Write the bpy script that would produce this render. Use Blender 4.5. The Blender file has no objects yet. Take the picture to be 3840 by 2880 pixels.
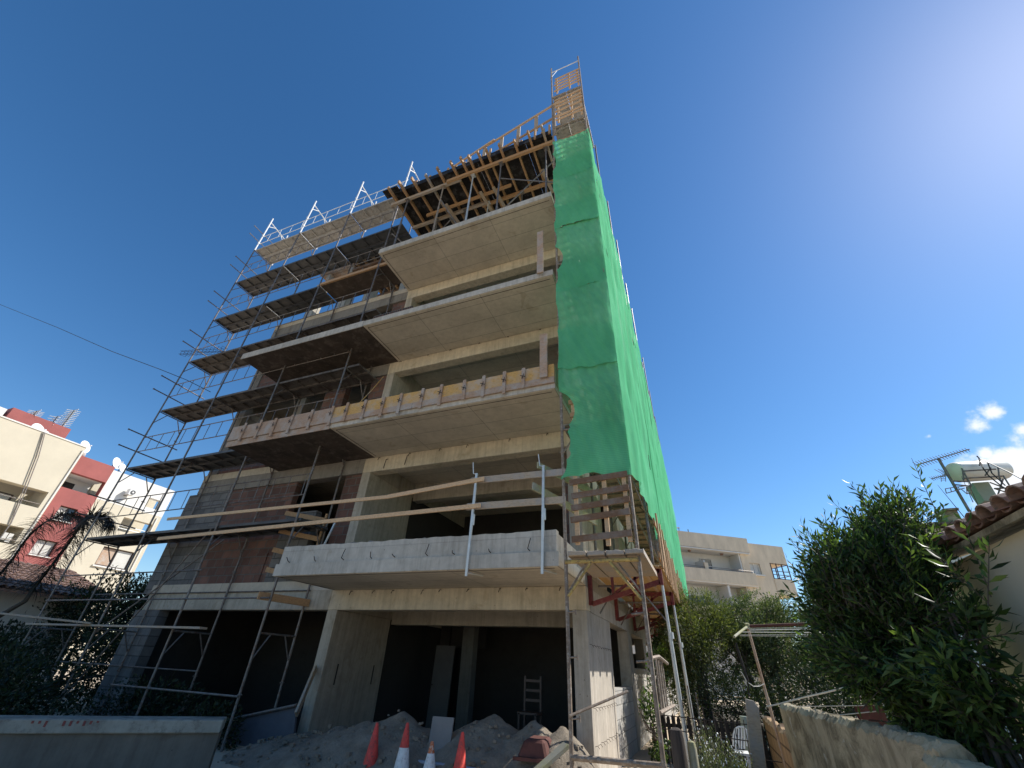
import bpy, math, random
import numpy as np
from mathutils import Vector, Matrix
random.seed(7); RNG = np.random.default_rng(11)
scn = bpy.context.scene
COL = scn.collection
R = math.radians

# ------------------------------------------------------------------ camera
# axes of the world seen from the camera (from the photograph's three vanishing points)
F_PX = 1573.8; CX, CY = 1920.0, 1440.0; EYE = 1.6
AX = (0.92888491, -0.17520262, -0.32630792)
AY = (0.36818766, 0.53229018, 0.76230244)
AZ = (0.04013311, -0.82823379, 0.55894376)
cam_d = bpy.data.cameras.new('camera'); cam = bpy.data.objects.new('camera', cam_d); COL.objects.link(cam)
right = Vector((AX[0], AY[0], AZ[0])); up = -Vector((AX[1], AY[1], AZ[1])); fwd = Vector((AX[2], AY[2], AZ[2]))
m3 = Matrix((right, up, -fwd)).transposed()
cam.matrix_world = Matrix.Translation((0, 0, EYE)) @ m3.to_4x4()
cam_d.sensor_width = 36; cam_d.lens = F_PX / 3840 * 36
cam_d.clip_start = 0.05; cam_d.clip_end = 2000
scn.camera = cam
def at(px, py, Y):
    "world point at depth Y for a measured point of the photograph"
    dx, dy, dz = px - CX, py - CY, F_PX
    r = [dx*A[0] + dy*A[1] + dz*A[2] for A in (AX, AY, AZ)]
    t = Y / r[1]
    return Vector((r[0]*t, Y, EYE + r[2]*t))

# ------------------------------------------------------------------ sky + sun
SUN_EL, SUN_AZ = R(42.9), R(52.3)
world = bpy.data.worlds.new("World"); scn.world = world; world.use_nodes = True
nt = world.node_tree; bg = nt.nodes['Background']
sky = nt.nodes.new('ShaderNodeTexSky'); sky.sky_type = 'NISHITA'; sky.sun_disc = False
sky.sun_elevation = SUN_EL; sky.sun_rotation = SUN_AZ
sky.altitude = 100; sky.air_density = 1.0; sky.dust_density = 0.20; sky.ozone_density = 3.0
bg.inputs[1].default_value = 0.102
def wn(t, **k):
    n = nt.nodes.new(t)
    for a, b in k.items(): setattr(n, a, b)
    return n
def wl(a, b): nt.links.new(a, b)
geo = wn('ShaderNodeTexCoord')
nz = wn('ShaderNodeTexNoise'); nz.inputs['Scale'].default_value = 9.0; nz.inputs['Detail'].default_value = 9; nz.inputs['Roughness'].default_value = .62
wl(geo.outputs['Generated'], nz.inputs['Vector'])
total = None
def cloud_dir(px, py):
    v = at(px, py, 10.0) - Vector((0, 0, EYE)); return v.normalized()
for (px, py, rad, sh) in ((3660, 1600, .06, 1.), (3720, 1550, .04, 1.), (3800, 1740, .085, 1.2), (3700, 1700, .045, 1.), (3835, 1610, .05, .9), (3482, 1635, .022, .9), (3900, 1850, .2, 1.25), (3790, 1720, .06, 1.2)):
    d = cloud_dir(px, py)
    vs = wn('ShaderNodeVectorMath', operation='DISTANCE'); vs.inputs[1].default_value = d
    wl(geo.outputs['Generated'], vs.inputs[0])
    mr = wn('ShaderNodeMapRange'); mr.inputs[1].default_value = 0; mr.inputs[2].default_value = rad; mr.inputs[3].default_value = sh; mr.inputs[4].default_value = 0
    wl(vs.outputs['Value'], mr.inputs[0])
    if total is None: total = mr.outputs[0]
    else:
        mx = wn('ShaderNodeMath', operation='MAXIMUM'); wl(total, mx.inputs[0]); wl(mr.outputs[0], mx.inputs[1]); total = mx.outputs[0]
ad = wn('ShaderNodeMath', operation='MULTIPLY_ADD'); ad.inputs[1].default_value = .55; ad.inputs[2].default_value = -.42
wl(total, ad.inputs[0])
a2 = wn('ShaderNodeMath', operation='ADD'); wl(ad.outputs[0], a2.inputs[0]); wl(nz.outputs[0], a2.inputs[1])
cr = wn('ShaderNodeMapRange'); cr.inputs[1].default_value = .43; cr.inputs[2].default_value = .60; wl(a2.outputs[0], cr.inputs[0]); cr.interpolation_type = 'SMOOTHSTEP'
gate = wn('ShaderNodeMath', operation='GREATER_THAN'); gate.inputs[1].default_value = 0.001; wl(total, gate.inputs[0])
gm = wn('ShaderNodeMath', operation='MULTIPLY'); wl(gate.outputs[0], gm.inputs[0]); wl(cr.outputs[0], gm.inputs[1])
mixc = wn('ShaderNodeMixRGB'); mixc.inputs[2].default_value = (6.6, 6.9, 7.4, 1)
hs = wn('ShaderNodeHueSaturation'); hs.inputs['Saturation'].default_value = 1.25; wl(sky.outputs[0], hs.inputs['Color'])
wl(gm.outputs[0], mixc.inputs[0]); wl(hs.outputs[0], mixc.inputs[1]); wl(mixc.outputs[0], bg.inputs[0])

sd = bpy.data.lights.new('sun', 'SUN'); sd.energy = 4.2; sd.angle = R(.53); sd.color = (1, .955, .88)
sun = bpy.data.objects.new('sun', sd); COL.objects.link(sun)
sdir = Vector((math.sin(SUN_AZ)*math.cos(SUN_EL), math.cos(SUN_AZ)*math.cos(SUN_EL), math.sin(SUN_EL)))
sun.rotation_euler = sdir.to_track_quat('Z', 'Y').to_euler()
scn.view_settings.view_transform = 'Standard'; scn.view_settings.look = 'None'; scn.view_settings.gamma = 1
scn.view_settings.exposure = 0.62
scn.cycles.max_bounces = 7; scn.cycles.diffuse_bounces = 4; scn.cycles.transparent_max_bounces = 12

# ------------------------------------------------------------------ materials
MATS = {}
def mat(name):
    m = bpy.data.materials.new(name); m.use_nodes = True; MATS[name] = m
    return m, m.node_tree, m.node_tree.nodes['Principled BSDF']
def nd(t, ty, **k):
    n = t.nodes.new(ty)
    for a, b in k.items():
        if a in n.inputs.keys(): n.inputs[a].default_value = b
        else: setattr(n, a, b)
    return n
def pos(t, sc=(1, 1, 1)):
    g = nd(t, 'ShaderNodeNewGeometry'); mp = nd(t, 'ShaderNodeMapping'); mp.inputs['Scale'].default_value = sc
    t.links.new(g.outputs['Position'], mp.inputs['Vector']); return mp.outputs[0]
def noise(t, scale, detail=6, rough=.6, sc=(1, 1, 1), dist=0):
    n = nd(t, 'ShaderNodeTexNoise'); n.inputs['Scale'].default_value = scale; n.inputs['Detail'].default_value = detail
    n.inputs['Roughness'].default_value = rough; n.inputs['Distortion'].default_value = dist
    t.links.new(pos(t, sc), n.inputs['Vector']); return n.outputs[0]
def ramp(t, fac, stops):
    r = nd(t, 'ShaderNodeValToRGB'); e = r.color_ramp.elements
    while len(e) < len(stops): e.new(.5)
    for i, (p, c) in enumerate(stops):
        e[i].position = p; e[i].color = (c if len(c) == 4 else (*c, 1))
    t.links.new(fac, r.inputs[0]); return r.outputs[0]
def mix(t, fac, a, b, mode='MIX'):
    m = nd(t, 'ShaderNodeMixRGB', blend_type=mode)
    for i, x in ((0, fac), (1, a), (2, b)):
        if isinstance(x, (int, float)): m.inputs[i].default_value = x
        elif isinstance(x, tuple): m.inputs[i].default_value = (*x[:3], 1)
        else: t.links.new(x, m.inputs[i])
    return m.outputs[0]
def bump(t, b, h, st=.3, dist=.02):
    n = nd(t, 'ShaderNodeBump'); n.inputs['Strength'].default_value = st; n.inputs['Distance'].default_value = dist
    t.links.new(h, n.inputs['Height']); t.links.new(n.outputs[0], b.inputs['Normal'])
def sw(c, k): return tuple(min(1, x*k) for x in c)
def island(t): return nd(t, 'ShaderNodeNewGeometry').outputs['Random Per Island']

def concrete(name, c, streak=True, seams=None, seamdark=.55, rough=.9):
    m, t, b = mat(name); b.inputs['Roughness'].default_value = rough
    col = ramp(t, noise(t, .9, 8, .65), [(.3, sw(c, .80)), (.5, c), (.72, sw(c, 1.14))])
    col = mix(t, .55, col, ramp(t, noise(t, 7, 6, .7), [(.3, (.72, .71, .69)), (.6, (1, 1, 1))]), 'MULTIPLY')
    if streak:
        col = mix(t, .55, col, ramp(t, noise(t, 2.2, 6, .75, (3.2, 3.2, .22)), [(.33, (.55, .54, .52)), (.55, (1, 1, 1))]), 'MULTIPLY')
        col = mix(t, .2, col, ramp(t, noise(t, 1, 3, .6, (7, 7, .16)), [(.40, (.72, .71, .70)), (.52, (1, 1, 1))]), 'MULTIPLY')
    pits = nd(t, 'ShaderNodeTexVoronoi'); pits.inputs['Scale'].default_value = 5.5; t.links.new(pos(t), pits.inputs['Vector'])
    col = mix(t, .8, col, ramp(t, pits.outputs['Distance'], [(.045, (.45, .43, .40)), (.075, (1, 1, 1))]), 'MULTIPLY')
    # patches
    col = mix(t, .5, col, ramp(t, noise(t, 1.7, 4, .55, dist=1.2), [(.62, (1, 1, 1)), (.68, (.74, .68, .60))]), 'MULTIPLY')
    if seams:
        br = nd(t, 'ShaderNodeTexBrick'); br.offset = 0; br.inputs['Scale'].default_value = 1; br.inputs['Mortar Size'].default_value = .009
        br.inputs['Mortar Smooth'].default_value = .2
        br.inputs['Brick Width'].default_value = seams[0]; br.inputs['Row Height'].default_value = seams[1]
        br.inputs['Color1'].default_value = (1, 1, 1, 1); br.inputs['Color2'].default_value = (.9, .89, .87, 1); br.inputs['Mortar'].default_value = (seamdark,)*3 + (1,)
        t.links.new(pos(t), br.inputs['Vector'])
        if seams[2] == 'xz' or seams[2] == 'yz':
            s = nd(t, 'ShaderNodeSeparateXYZ'); cb = nd(t, 'ShaderNodeCombineXYZ'); t.links.new(pos(t), s.inputs[0])
            t.links.new(s.outputs[0 if seams[2] == 'xz' else 1], cb.inputs[0]); t.links.new(s.outputs[2], cb.inputs[1]); t.links.new(cb.outputs[0], br.inputs['Vector'])
        col = mix(t, 1.0, col, br.outputs['Color'], 'MULTIPLY')
    t.links.new(col, b.inputs['Base Color'])
    bump(t, b, noise(t, 22, 8, .7), .35, .012)
    return m
concrete('concrete', (.51, .45, .355))
concrete('concrete_warm', (.66, .57, .425))
concrete('concrete_pale', (.56, .52, .45), seams=(9.0, .5, 'xz'), seamdark=.8)
concrete('concrete_soffit', (.61, .54, .435), streak=False, seams=(2.07, .62, 'xy'))
concrete('concrete_board', (.52, .47, .40), seams=(.13, 40., 'yz'), seamdark=.75)
m = concrete('mortar_wall', (.50, .42, .29), streak=False); t = m.node_tree; b = t.nodes['Principled BSDF']
c = b.inputs['Base Color'].links[0].from_socket
c = mix(t, .85, c, ramp(t, noise(t, 2.2, 9, .75, (1, 1, 1), .9), [(.40, (.30, .29, .26)), (.56, (1, 1, 1))]), 'MULTIPLY')
c = mix(t, ramp(t, noise(t, 5, 8, .7, dist=.8), [(.60, (0, 0, 0)), (.66, (1, 1, 1))]), c, (.50, .47, .40))
t.links.new(c, b.inputs['Base Color']); bump(t, b, noise(t, 9, 10, .75), .8, .03)
concrete('room_gloom', (.045, .040, .035), streak=False)  # near-black, so the darkness of the unlit rooms is put into the colour
concrete('old_render', (.14, .135, .115))
concrete('concrete_dark', (.27, .245, .21))  # same concrete in a darker tone, for the upper wing
def brick(name, plane, c1, c2, mortar, bw, rh, ms=.012, offs=.5):
    m, t, b = mat(name); b.inputs['Roughness'].default_value = .9
    s = nd(t, 'ShaderNodeSeparateXYZ'); cb = nd(t, 'ShaderNodeCombineXYZ'); t.links.new(pos(t), s.inputs[0])
    t.links.new(s.outputs[0 if plane == 'xz' else 1], cb.inputs[0]); t.links.new(s.outputs[2], cb.inputs[1])
    br = nd(t, 'ShaderNodeTexBrick'); br.offset = offs; t.links.new(cb.outputs[0], br.inputs['Vector'])
    for k, v in (('Scale', 1), ('Mortar Size', ms), ('Brick Width', bw), ('Row Height', rh), ('Mortar Smooth', .3), ('Bias', 0)): br.inputs[k].default_value = v
    br.inputs['Color1'].default_value = (*c1, 1); br.inputs['Color2'].default_value = (*c2, 1); br.inputs['Mortar'].default_value = (*mortar, 1)
    col = mix(t, .6, br.outputs['Color'], ramp(t, noise(t, 4, 7, .7), [(.3, (.6, .58, .55)), (.65, (1.1, 1.1, 1.1))]), 'MULTIPLY')
    t.links.new(col, b.inputs['Base Color'])
    inv = nd(t, 'ShaderNodeMath', operation='SUBTRACT'); inv.inputs[0].default_value = 1; t.links.new(br.outputs['Fac'], inv.inputs[1])
    bump(t, b, inv.outputs[0], .8, .02)
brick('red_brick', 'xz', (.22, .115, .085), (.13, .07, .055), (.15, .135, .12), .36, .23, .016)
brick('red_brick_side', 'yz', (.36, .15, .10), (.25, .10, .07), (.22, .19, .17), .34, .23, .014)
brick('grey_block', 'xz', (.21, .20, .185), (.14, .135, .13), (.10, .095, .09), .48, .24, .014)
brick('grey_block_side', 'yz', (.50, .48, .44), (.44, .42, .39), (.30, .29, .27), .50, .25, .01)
brick('garden_brick', 'yz', (.47, .31, .18), (.40, .25, .14), (.16, .10, .06), .40, .24, .02)

def simple(name, c, rough=.7, metal=0, var=.25, sc=4, st=(1, 1, 1), bmp=.0, dirt=None, spec=None):
    m, t, b = mat(name); b.inputs['Roughness'].default_value = rough; b.inputs['Metallic'].default_value = metal
    if spec is not None: b.inputs['Specular IOR Level'].default_value = spec
    col = ramp(t, noise(t, sc, 7, .65, st), [(.3, sw(c, 1-var)), (.7, sw(c, 1+var))])
    if dirt:
        col = mix(t, ramp(t, noise(t, sc*2.3, 8, .75), [(.5, (0, 0, 0)), (.62, (1, 1, 1))]), col, dirt)
    t.links.new(col, b.inputs['Base Color'])
    if bmp: bump(t, b, noise(t, sc*5, 6, .7, st), bmp, .01)
    return m, t, b
def wood(name, c, grey=None):
    m, t, b = mat(name); b.inputs['Roughness'].default_value = .75
    oi = nd(t, 'ShaderNodeObjectInfo'); il = island(t)
    col = ramp(t, noise(t, 3, 8, .7, (6, 6, 14)), [(.3, sw(c, .66)), (.5, c), (.75, sw(c, 1.2))])
    col = mix(t, .8, col, ramp(t, il, [(0, (.68, .66, .62)), (1, (1.12, 1.1, 1.05))]), 'MULTIPLY')
    if grey: col = mix(t, ramp(t, noise(t, 2.6, 7, .7), [(.44, (0, 0, 0)), (.62, (.85, .85, .85))]), col, grey)
    t.links.new(col, b.inputs['Base Color']); bump(t, b, noise(t, 30, 5, .6, (1, 1, 4)), .25, .006)
wood('timber', (.44, .27, .14)); wood('timber_new', (.62, .42, .25)); wood('timber_old', (.42, .33, .24), (.36, .33, .30))
wood('timber_dark', (.20, .11, .06), (.24, .19, .15)); wood('shutter_yellow', (.62, .37, .12), (.50, .41, .32)); wood('batten_pink', (.43, .29, .20), (.43, .38, .33))
wood('plywood_osb', (.62, .38, .15)); wood('timber_mossy', (.34, .33, .18), (.36, .34, .28))
simple('formwork_black', (.020, .018, .017), .7, 0, .4, 1.3, dirt=(.075, .072, .07), spec=.2)
simple('formwork_brown', (.060, .043, .032), .8, 0, .5, 1.6, dirt=(.12, .095, .075))
simple('steel_tube', (.20, .185, .17), .5, .5, .35, 6, dirt=(.16, .09, .06))
simple('steel_rusty', (.26, .20, .15), .75, .2, .35, 9, bmp=.3, dirt=(.42, .37, .31))
simple('steel_yellow', (.50, .36, .12), .7, .1, .35, 9, bmp=.3, dirt=(.20, .13, .08))
simple('steel_white', (.72, .72, .70), .4, .2, .15, 6)
simple('galvanised', (.60, .60, .57), .45, .45, .15, 6)
simple('deck_steel', (.30, .29, .26), .5, .3, .3, 3, dirt=(.20, .16, .12))
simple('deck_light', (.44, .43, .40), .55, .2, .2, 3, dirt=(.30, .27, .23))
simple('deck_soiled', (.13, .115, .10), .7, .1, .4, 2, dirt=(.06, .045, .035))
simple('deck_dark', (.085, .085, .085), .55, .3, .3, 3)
simple('oxide_red', (.17, .025, .025), .6, 0, .3, 5, dirt=(.22, .07, .05))
simple('rebar', (.05, .038, .032), .8, .3, .3, 8)
simple('cable_black', (.012, .012, .012), .6, 0, .2, 5)
simple('cream_render', (.56, .50, .385), .9, 0, .06, .5)
simple('white_render', (.66, .64, .60), .9, 0, .05, .5)
simple('red_render', (.31, .095, .085), .9, 0, .12, .6)
simple('beige_render', (.70, .575, .42), .95, 0, .14, 1.4, (1, 1, .4), bmp=.4)
simple('house_render', (.78, .69, .52), .95, 0, .10, .8, bmp=.2)
simple('off_white', (.70, .67, .62), .8, 0, .08, 1)
simple('blind', (.55, .53, .48), .5, 0, .08, 2)
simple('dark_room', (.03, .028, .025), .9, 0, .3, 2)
simple('frame_brown', (.07, .04, .03), .5, 0, .2, 4)
simple('tank_white', (.74, .72, .62), .45, 0, .06, 2)
simple('tank_base', (.30, .35, .30), .9, 0, .12, 2)
simple('dish_white', (.82, .82, .80), .4, 0, .05, 3)
simple('plastic_white', (.78, .78, .76), .5, 0, .05, 3)
simple('cone_red', (.70, .065, .045), .6, 0, .25, 9, dirt=(.36, .07, .05), bmp=.15)
simple('cone_orange', (.62, .16, .05), .6, 0, .3, 12, dirt=(.72, .62, .50))
simple('cone_white', (.78, .76, .72), .5, 0, .1, 9, dirt=(.55, .50, .44))
simple('pvc_grey', (.30, .34, .42), .35, 0, .1, 4)
simple('board_grey', (.22, .21, .20), .85, 0, .14, 2, bmp=.2)
simple('door_panel', (.13, .125, .115), .8, 0, .15, 2)
simple('sheet_dark', (.10, .10, .115), .8, 0, .25, 1.5, bmp=.2)
simple('tub_rust', (.10, .035, .027), .85, 0, .35, 6)
simple('lip_pale', (.24, .25, .215), .9, 0, .35, 1.9, (1, 1, .5), bmp=.6, dirt=(.15, .145, .125))
simple('paint_red', (.16, .045, .04), .8, 0, .2, 5)
simple('ground', (.52, .42, .30), .95, 0, .18, .4, bmp=.4)
simple('soil', (.10, .08, .06), .95, 0, .3, 1.2, bmp=.5)
simple('bark', (.08, .065, .05), .95, 0, .35, 8, bmp=.6)
simple('fence_dark', (.025, .022, .02), .9, 0, .3, 4)
simple('stump_wood', (.07, .055, .045), .95, 0, .5, 3, (14, 14, .6), bmp=.6)
simple('rope_white', (.62, .60, .55), .8, 0, .1, 5)
simple('clay_tile', (.27, .165, .125), .85, 0, .45, 7, bmp=.4, dirt=(.17, .13, .11))
simple('clay_tile_grey', (.16, .12, .105), .85, 0, .3, 4, bmp=.4)
simple('slate_tile', (.11, .085, .075), .85, 0, .25, 2)
simple('bucket_green', (.05, .30, .20), .5, 0, .1, 4)
simple('green_board', (.36, .52, .30), .8, 0, .1, 4)
# sand
m, t, b = mat('sand'); b.inputs['Roughness'].default_value = .98
c = ramp(t, noise(t, 2.5, 9, .7), [(.3, (.17, .14, .105)), (.55, (.28, .235, .18)), (.8, (.40, .345, .27))]); t.links.new(c, b.inputs['Base Color']); bump(t, b, noise(t, 14, 10, .75), .9, .05)
# glass
m, t, b = mat('window_glass'); b.inputs['Base Color'].default_value = (.05, .07, .09, 1); b.inputs['Roughness'].default_value = .06
# netting
m, t, b = mat('green_net'); t.nodes.remove(b); out = t.nodes['Material Output']
c = ramp(t, noise(t, 1.1, 7, .65, (1, 1, .6)), [(.3, (.115, .49, .245)), (.55, (.16, .59, .31)), (.75, (.22, .69, .39))])
df = nd(t, 'ShaderNodeBsdfDiffuse'); tl = nd(t, 'ShaderNodeBsdfTranslucent'); tp = nd(t, 'ShaderNodeBsdfTransparent')
t.links.new(c, df.inputs[0]); t.links.new(c, tl.inputs[0])
s1 = nd(t, 'ShaderNodeMixShader'); s1.inputs[0].default_value = .26; t.links.new(df.outputs[0], s1.inputs[1]); t.links.new(tl.outputs[0], s1.inputs[2])
wv = nd(t, 'ShaderNodeTexWave', bands_direction='Z'); wv.inputs['Scale'].default_value = 9; wv.inputs['Distortion'].default_value = 1.2; t.links.new(pos(t), wv.inputs['Vector'])
mrr = nd(t, 'ShaderNodeMapRange'); mrr.inputs[3].default_value = .12; mrr.inputs[4].default_value = .26; t.links.new(wv.outputs[1], mrr.inputs[0])
s2 = nd(t, 'ShaderNodeMixShader'); t.links.new(mrr.outputs[0], s2.inputs[0]); t.links.new(s1.outputs[0], s2.inputs[1]); t.links.new(tp.outputs[0], s2.inputs[2])
t.links.new(s2.outputs[0], out.inputs[0])
bn = nd(t, 'ShaderNodeBump'); bn.inputs['Strength'].default_value = .35; bn.inputs['Distance'].default_value = .025; t.links.new(noise(t, 3, 6, .6, (1, 1, .35)), bn.inputs['Height'])
for x in (df, tl): t.links.new(bn.outputs[0], x.inputs['Normal'])
# leaves
def leafmat(name, dark, mid, light, trans=.35, rough=.5):
    m, t, b = mat(name); out = t.nodes['Material Output']
    c = ramp(t, island(t), [(0, dark), (.55, mid), (1, light)])
    t.links.new(c, b.inputs['Base Color']); b.inputs['Roughness'].default_value = rough; b.inputs['Specular IOR Level'].default_value = .35
    tl = nd(t, 'ShaderNodeBsdfTranslucent'); t.links.new(mix(t, 1., c, (1.5, 1.6, .6), 'MULTIPLY'), tl.inputs[0])
    s = nd(t, 'ShaderNodeMixShader'); s.inputs[0].default_value = trans
    t.links.new(b.outputs[0], s.inputs[1]); t.links.new(tl.outputs[0], s.inputs[2]); t.links.new(s.outputs[0], out.inputs[0])
leafmat('leaf_laurel', (.016, .032, .012), (.045, .085, .024), (.15, .22, .06), .32, .46)
leafmat('leaf_olive', (.035, .05, .022), (.09, .115, .055), (.20, .23, .13), .3)
leafmat('leaf_yellow', (.045, .06, .018), (.11, .135, .045), (.25, .27, .09), .3)
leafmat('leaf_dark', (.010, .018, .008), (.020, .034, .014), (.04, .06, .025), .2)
leafmat('leaf_palm', (.022, .020, .014), (.035, .03, .02), (.07, .06, .035), .1)
leafmat('leaf_rosemary', (.07, .10, .045), (.14, .18, .08), (.30, .30, .22), .25)

# ------------------------------------------------------------------ mesh helpers
class MB:
    def __init__(s): s.v = []; s.f = []
    def add(s, vs, fs):
        n = len(s.v); s.v += [tuple(v) for v in vs]; s.f += [tuple(i+n for i in f) for f in fs]; return s
    def box(s, x0, x1, y0, y1, z0, z1):
        return s.add([(x0,y0,z0),(x1,y0,z0),(x1,y1,z0),(x0,y1,z0),(x0,y0,z1),(x1,y0,z1),(x1,y1,z1),(x0,y1,z1)],
                     [(0,3,2,1),(4,5,6,7),(0,1,5,4),(1,2,6,5),(2,3,7,6),(3,0,4,7)])
    def bar(s, p, q, w, h, up=(0,0,1)):
        p = Vector(p); q = Vector(q); d = (q-p).normalized(); u = Vector(up)
        if abs(d.dot(u)) > .98: u = Vector((0,1,0))
        a = d.cross(u).normalized(); u = a.cross(d).normalized(); a *= w/2; u *= h/2
        return s.add([p-a-u, p+a-u, p+a+u, p-a+u, q-a-u, q+a-u, q+a+u, q-a+u],
                     [(0,1,2,3),(7,6,5,4),(0,4,5,1),(1,5,6,2),(2,6,7,3),(3,7,4,0)])
    def tube(s, p, q, r, n=8, r2=None):
        p = Vector(p); q = Vector(q); d = (q-p).normalized(); u = Vector((0,0,1)) if abs(d.z) < .9 else Vector((1,0,0))
        a = d.cross(u).normalized(); b = a.cross(d); r2 = r if r2 is None else r2
        vs = []
        for c, rr in ((p, r), (q, r2)):
            for i in range(n):
                t_ = 2*math.pi*i/n; vs.append(c + a*math.cos(t_)*rr + b*math.sin(t_)*rr)
        fs = [(i, (i+1) % n, n+(i+1) % n, n+i) for i in range(n)] + [tuple(range(n-1, -1, -1)), tuple(range(n, 2*n))]
        return s.add(vs, fs)
    def path(s, pts, r, n=6, r2=None):
        pts = [Vector(p) for p in pts]; r2 = r if r2 is None else r2; N = len(pts); vs = []; a = None
        for k, p in enumerate(pts):
            d = (pts[min(k+1, N-1)] - pts[max(k-1, 0)]).normalized()
            if a is None:
                u = Vector((0,0,1)) if abs(d.z) < .9 else Vector((1,0,0)); a = d.cross(u).normalized()
            a = (a - d*a.dot(d)).normalized(); b = a.cross(d); rr = r + (r2-r)*k/(N-1)
            for i in range(n):
                t_ = 2*math.pi*i/n; vs.append(p + a*math.cos(t_)*rr + b*math.sin(t_)*rr)
        fs = [(k*n+i, k*n+(i+1) % n, (k+1)*n+(i+1) % n, (k+1)*n+i) for k in range(N-1) for i in range(n)]
        fs += [tuple(range(n-1, -1, -1)), tuple(range((N-1)*n, N*n))]
        return s.add(vs, fs)
    def lathe(s, prof, c, axis=(0,0,1), n=20):
        c = Vector(c); ax = Vector(axis).normalized(); u = Vector((1,0,0)) if abs(ax.x) < .9 else Vector((0,1,0))
        a = ax.cross(u).normalized(); b = ax.cross(a); vs = []
        for r, h in prof:
            for i in range(n):
                t_ = 2*math.pi*i/n; vs.append(c + ax*h + a*math.cos(t_)*r + b*math.sin(t_)*r)
        fs = [(k*n+i, k*n+(i+1) % n, (k+1)*n+(i+1) % n, (k+1)*n+i) for k in range(len(prof)-1) for i in range(n)]
        fs += [tuple(range(n-1, -1, -1)), tuple(range((len(prof)-1)*n, len(prof)*n))]
        return s.add(vs, fs)
    def prism(s, poly, d):      # polygon of 3-d points extruded by vector d
        n = len(poly); d = Vector(d); P = [Vector(p) for p in poly]
        return s.add(P + [p+d for p in P], [tuple(range(n-1, -1, -1)), tuple(range(n, 2*n))] + [(i, (i+1) % n, n+(i+1) % n, n+i) for i in range(n)])
    def build(s, name, m, parent=None, smooth=False, bevel=0, label=None):
        o_ = Vector(parent_loc(parent))
        me = bpy.data.meshes.new(name); me.from_pydata([(x-o_.x, y-o_.y, z-o_.z) for x, y, z in s.v], [], s.f)
        me.materials.append(MATS[m]); me.validate(); me.update()
        if smooth:
            for p in me.polygons: p.use_smooth = True
            try: me.set_sharp_from_angle(angle=R(40))
            except Exception: pass
        ob = bpy.data.objects.new(name, me); COL.objects.link(ob)
        if parent is not None: ob.parent = parent
        if bevel:
            bm = ob.modifiers.new('bevel', 'BEVEL'); bm.width = bevel; bm.segments = 1; bm.limit_method = 'ANGLE'
        if label: ob['label'] = label
        return ob
LOC = {}
def parent_loc(p):
    if p is None: return (0, 0, 0)
    return LOC[p.name]
def thing(name, label, cat, loc, group=None):
    o = bpy.data.objects.new(name, None); COL.objects.link(o); o.location = loc; o.empty_display_size = .2
    o['label'] = label; o['category'] = cat
    if group: o['group'] = group
    LOC[o.name] = tuple(loc); return o
def part(mb, name, m, parent, **k):
    o = mb.build(name, m, parent, **k); LOC[o.name] = LOC[parent.name]; return o
def tag(o, label, cat, group=None):
    o['label'] = label; o['category'] = cat
    if group: o['group'] = group
    return o
def struct(o): o['kind'] = 'structure'; return o
def jit(a): return random.uniform(-a, a)
def arr_mesh(name, V, Fq, m, parent=None, smooth=False):
    "fast mesh from numpy arrays (quads)"
    off = np.array(parent_loc(parent)); V = np.asarray(V, dtype=np.float32) - off.astype(np.float32); Fq = np.asarray(Fq, dtype=np.int32)
    me = bpy.data.meshes.new(name); k = Fq.shape[1]
    me.vertices.add(len(V)); me.vertices.foreach_set('co', V.ravel())
    me.loops.add(Fq.size); me.loops.foreach_set('vertex_index', Fq.ravel())
    me.polygons.add(len(Fq)); me.polygons.foreach_set('loop_start', np.arange(0, Fq.size, k, dtype=np.int32))
    try: me.polygons.foreach_set('loop_total', np.full(len(Fq), k, dtype=np.int32))
    except Exception: pass
    if smooth: me.polygons.foreach_set('use_smooth', np.ones(len(Fq), dtype=bool))
    me.update(calc_edges=True); me.validate(); me.materials.append(MATS[m])
    o = bpy.data.objects.new(name, me); COL.objects.link(o)
    if parent is not None: o.parent = parent; LOC[o.name] = LOC[parent.name]
    return o
def vnoise(P, s=1.0, seed=0):
    P = P*s + seed*7.31; x, y, z = P[:, 0], P[:, 1], P[:, 2]
    return (np.sin(x*1.7+1.3*np.sin(y*1.1+z*.7)) + np.sin(y*2.1+1.1*np.sin(z*1.3+x*.9)) + np.sin(z*1.9+1.2*np.sin(x*1.5+y*.6)) + .6*np.sin(3.7*x+2.9*y)+.6*np.sin(4.1*z-3.1*x))/4.2
def leaves(name, m, parent, P, D, L, W, fold=.25):
    "each leaf a bent pair of quads along direction D"
    n = len(P); D = D/np.linalg.norm(D, axis=1, keepdims=True)
    rnd = RNG.normal(size=(n, 3)); S = np.cross(D, rnd); S /= np.linalg.norm(S, axis=1, keepdims=True); N = np.cross(S, D)
    L = (L*RNG.uniform(.5, 1.4, n))[:, None]; W = (W*RNG.uniform(.7, 1.2, n))[:, None]
    a = P; t_ = P + D*L - N*L*fold*.6; mid = P + D*L*.45 + N*L*.02
    l = mid - S*W*.5 + N*W*fold; r = mid + S*W*.5 + N*W*fold
    V = np.stack([a, l, mid, r, t_], 1).reshape(-1, 3); b_ = np.arange(n)[:, None]*5
    Fq = np.concatenate([b_ + np.array([[0, 2, 4, 1]]), b_ + np.array([[0, 3, 4, 2]])])
    return arr_mesh(name, V, Fq, m, parent)
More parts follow.
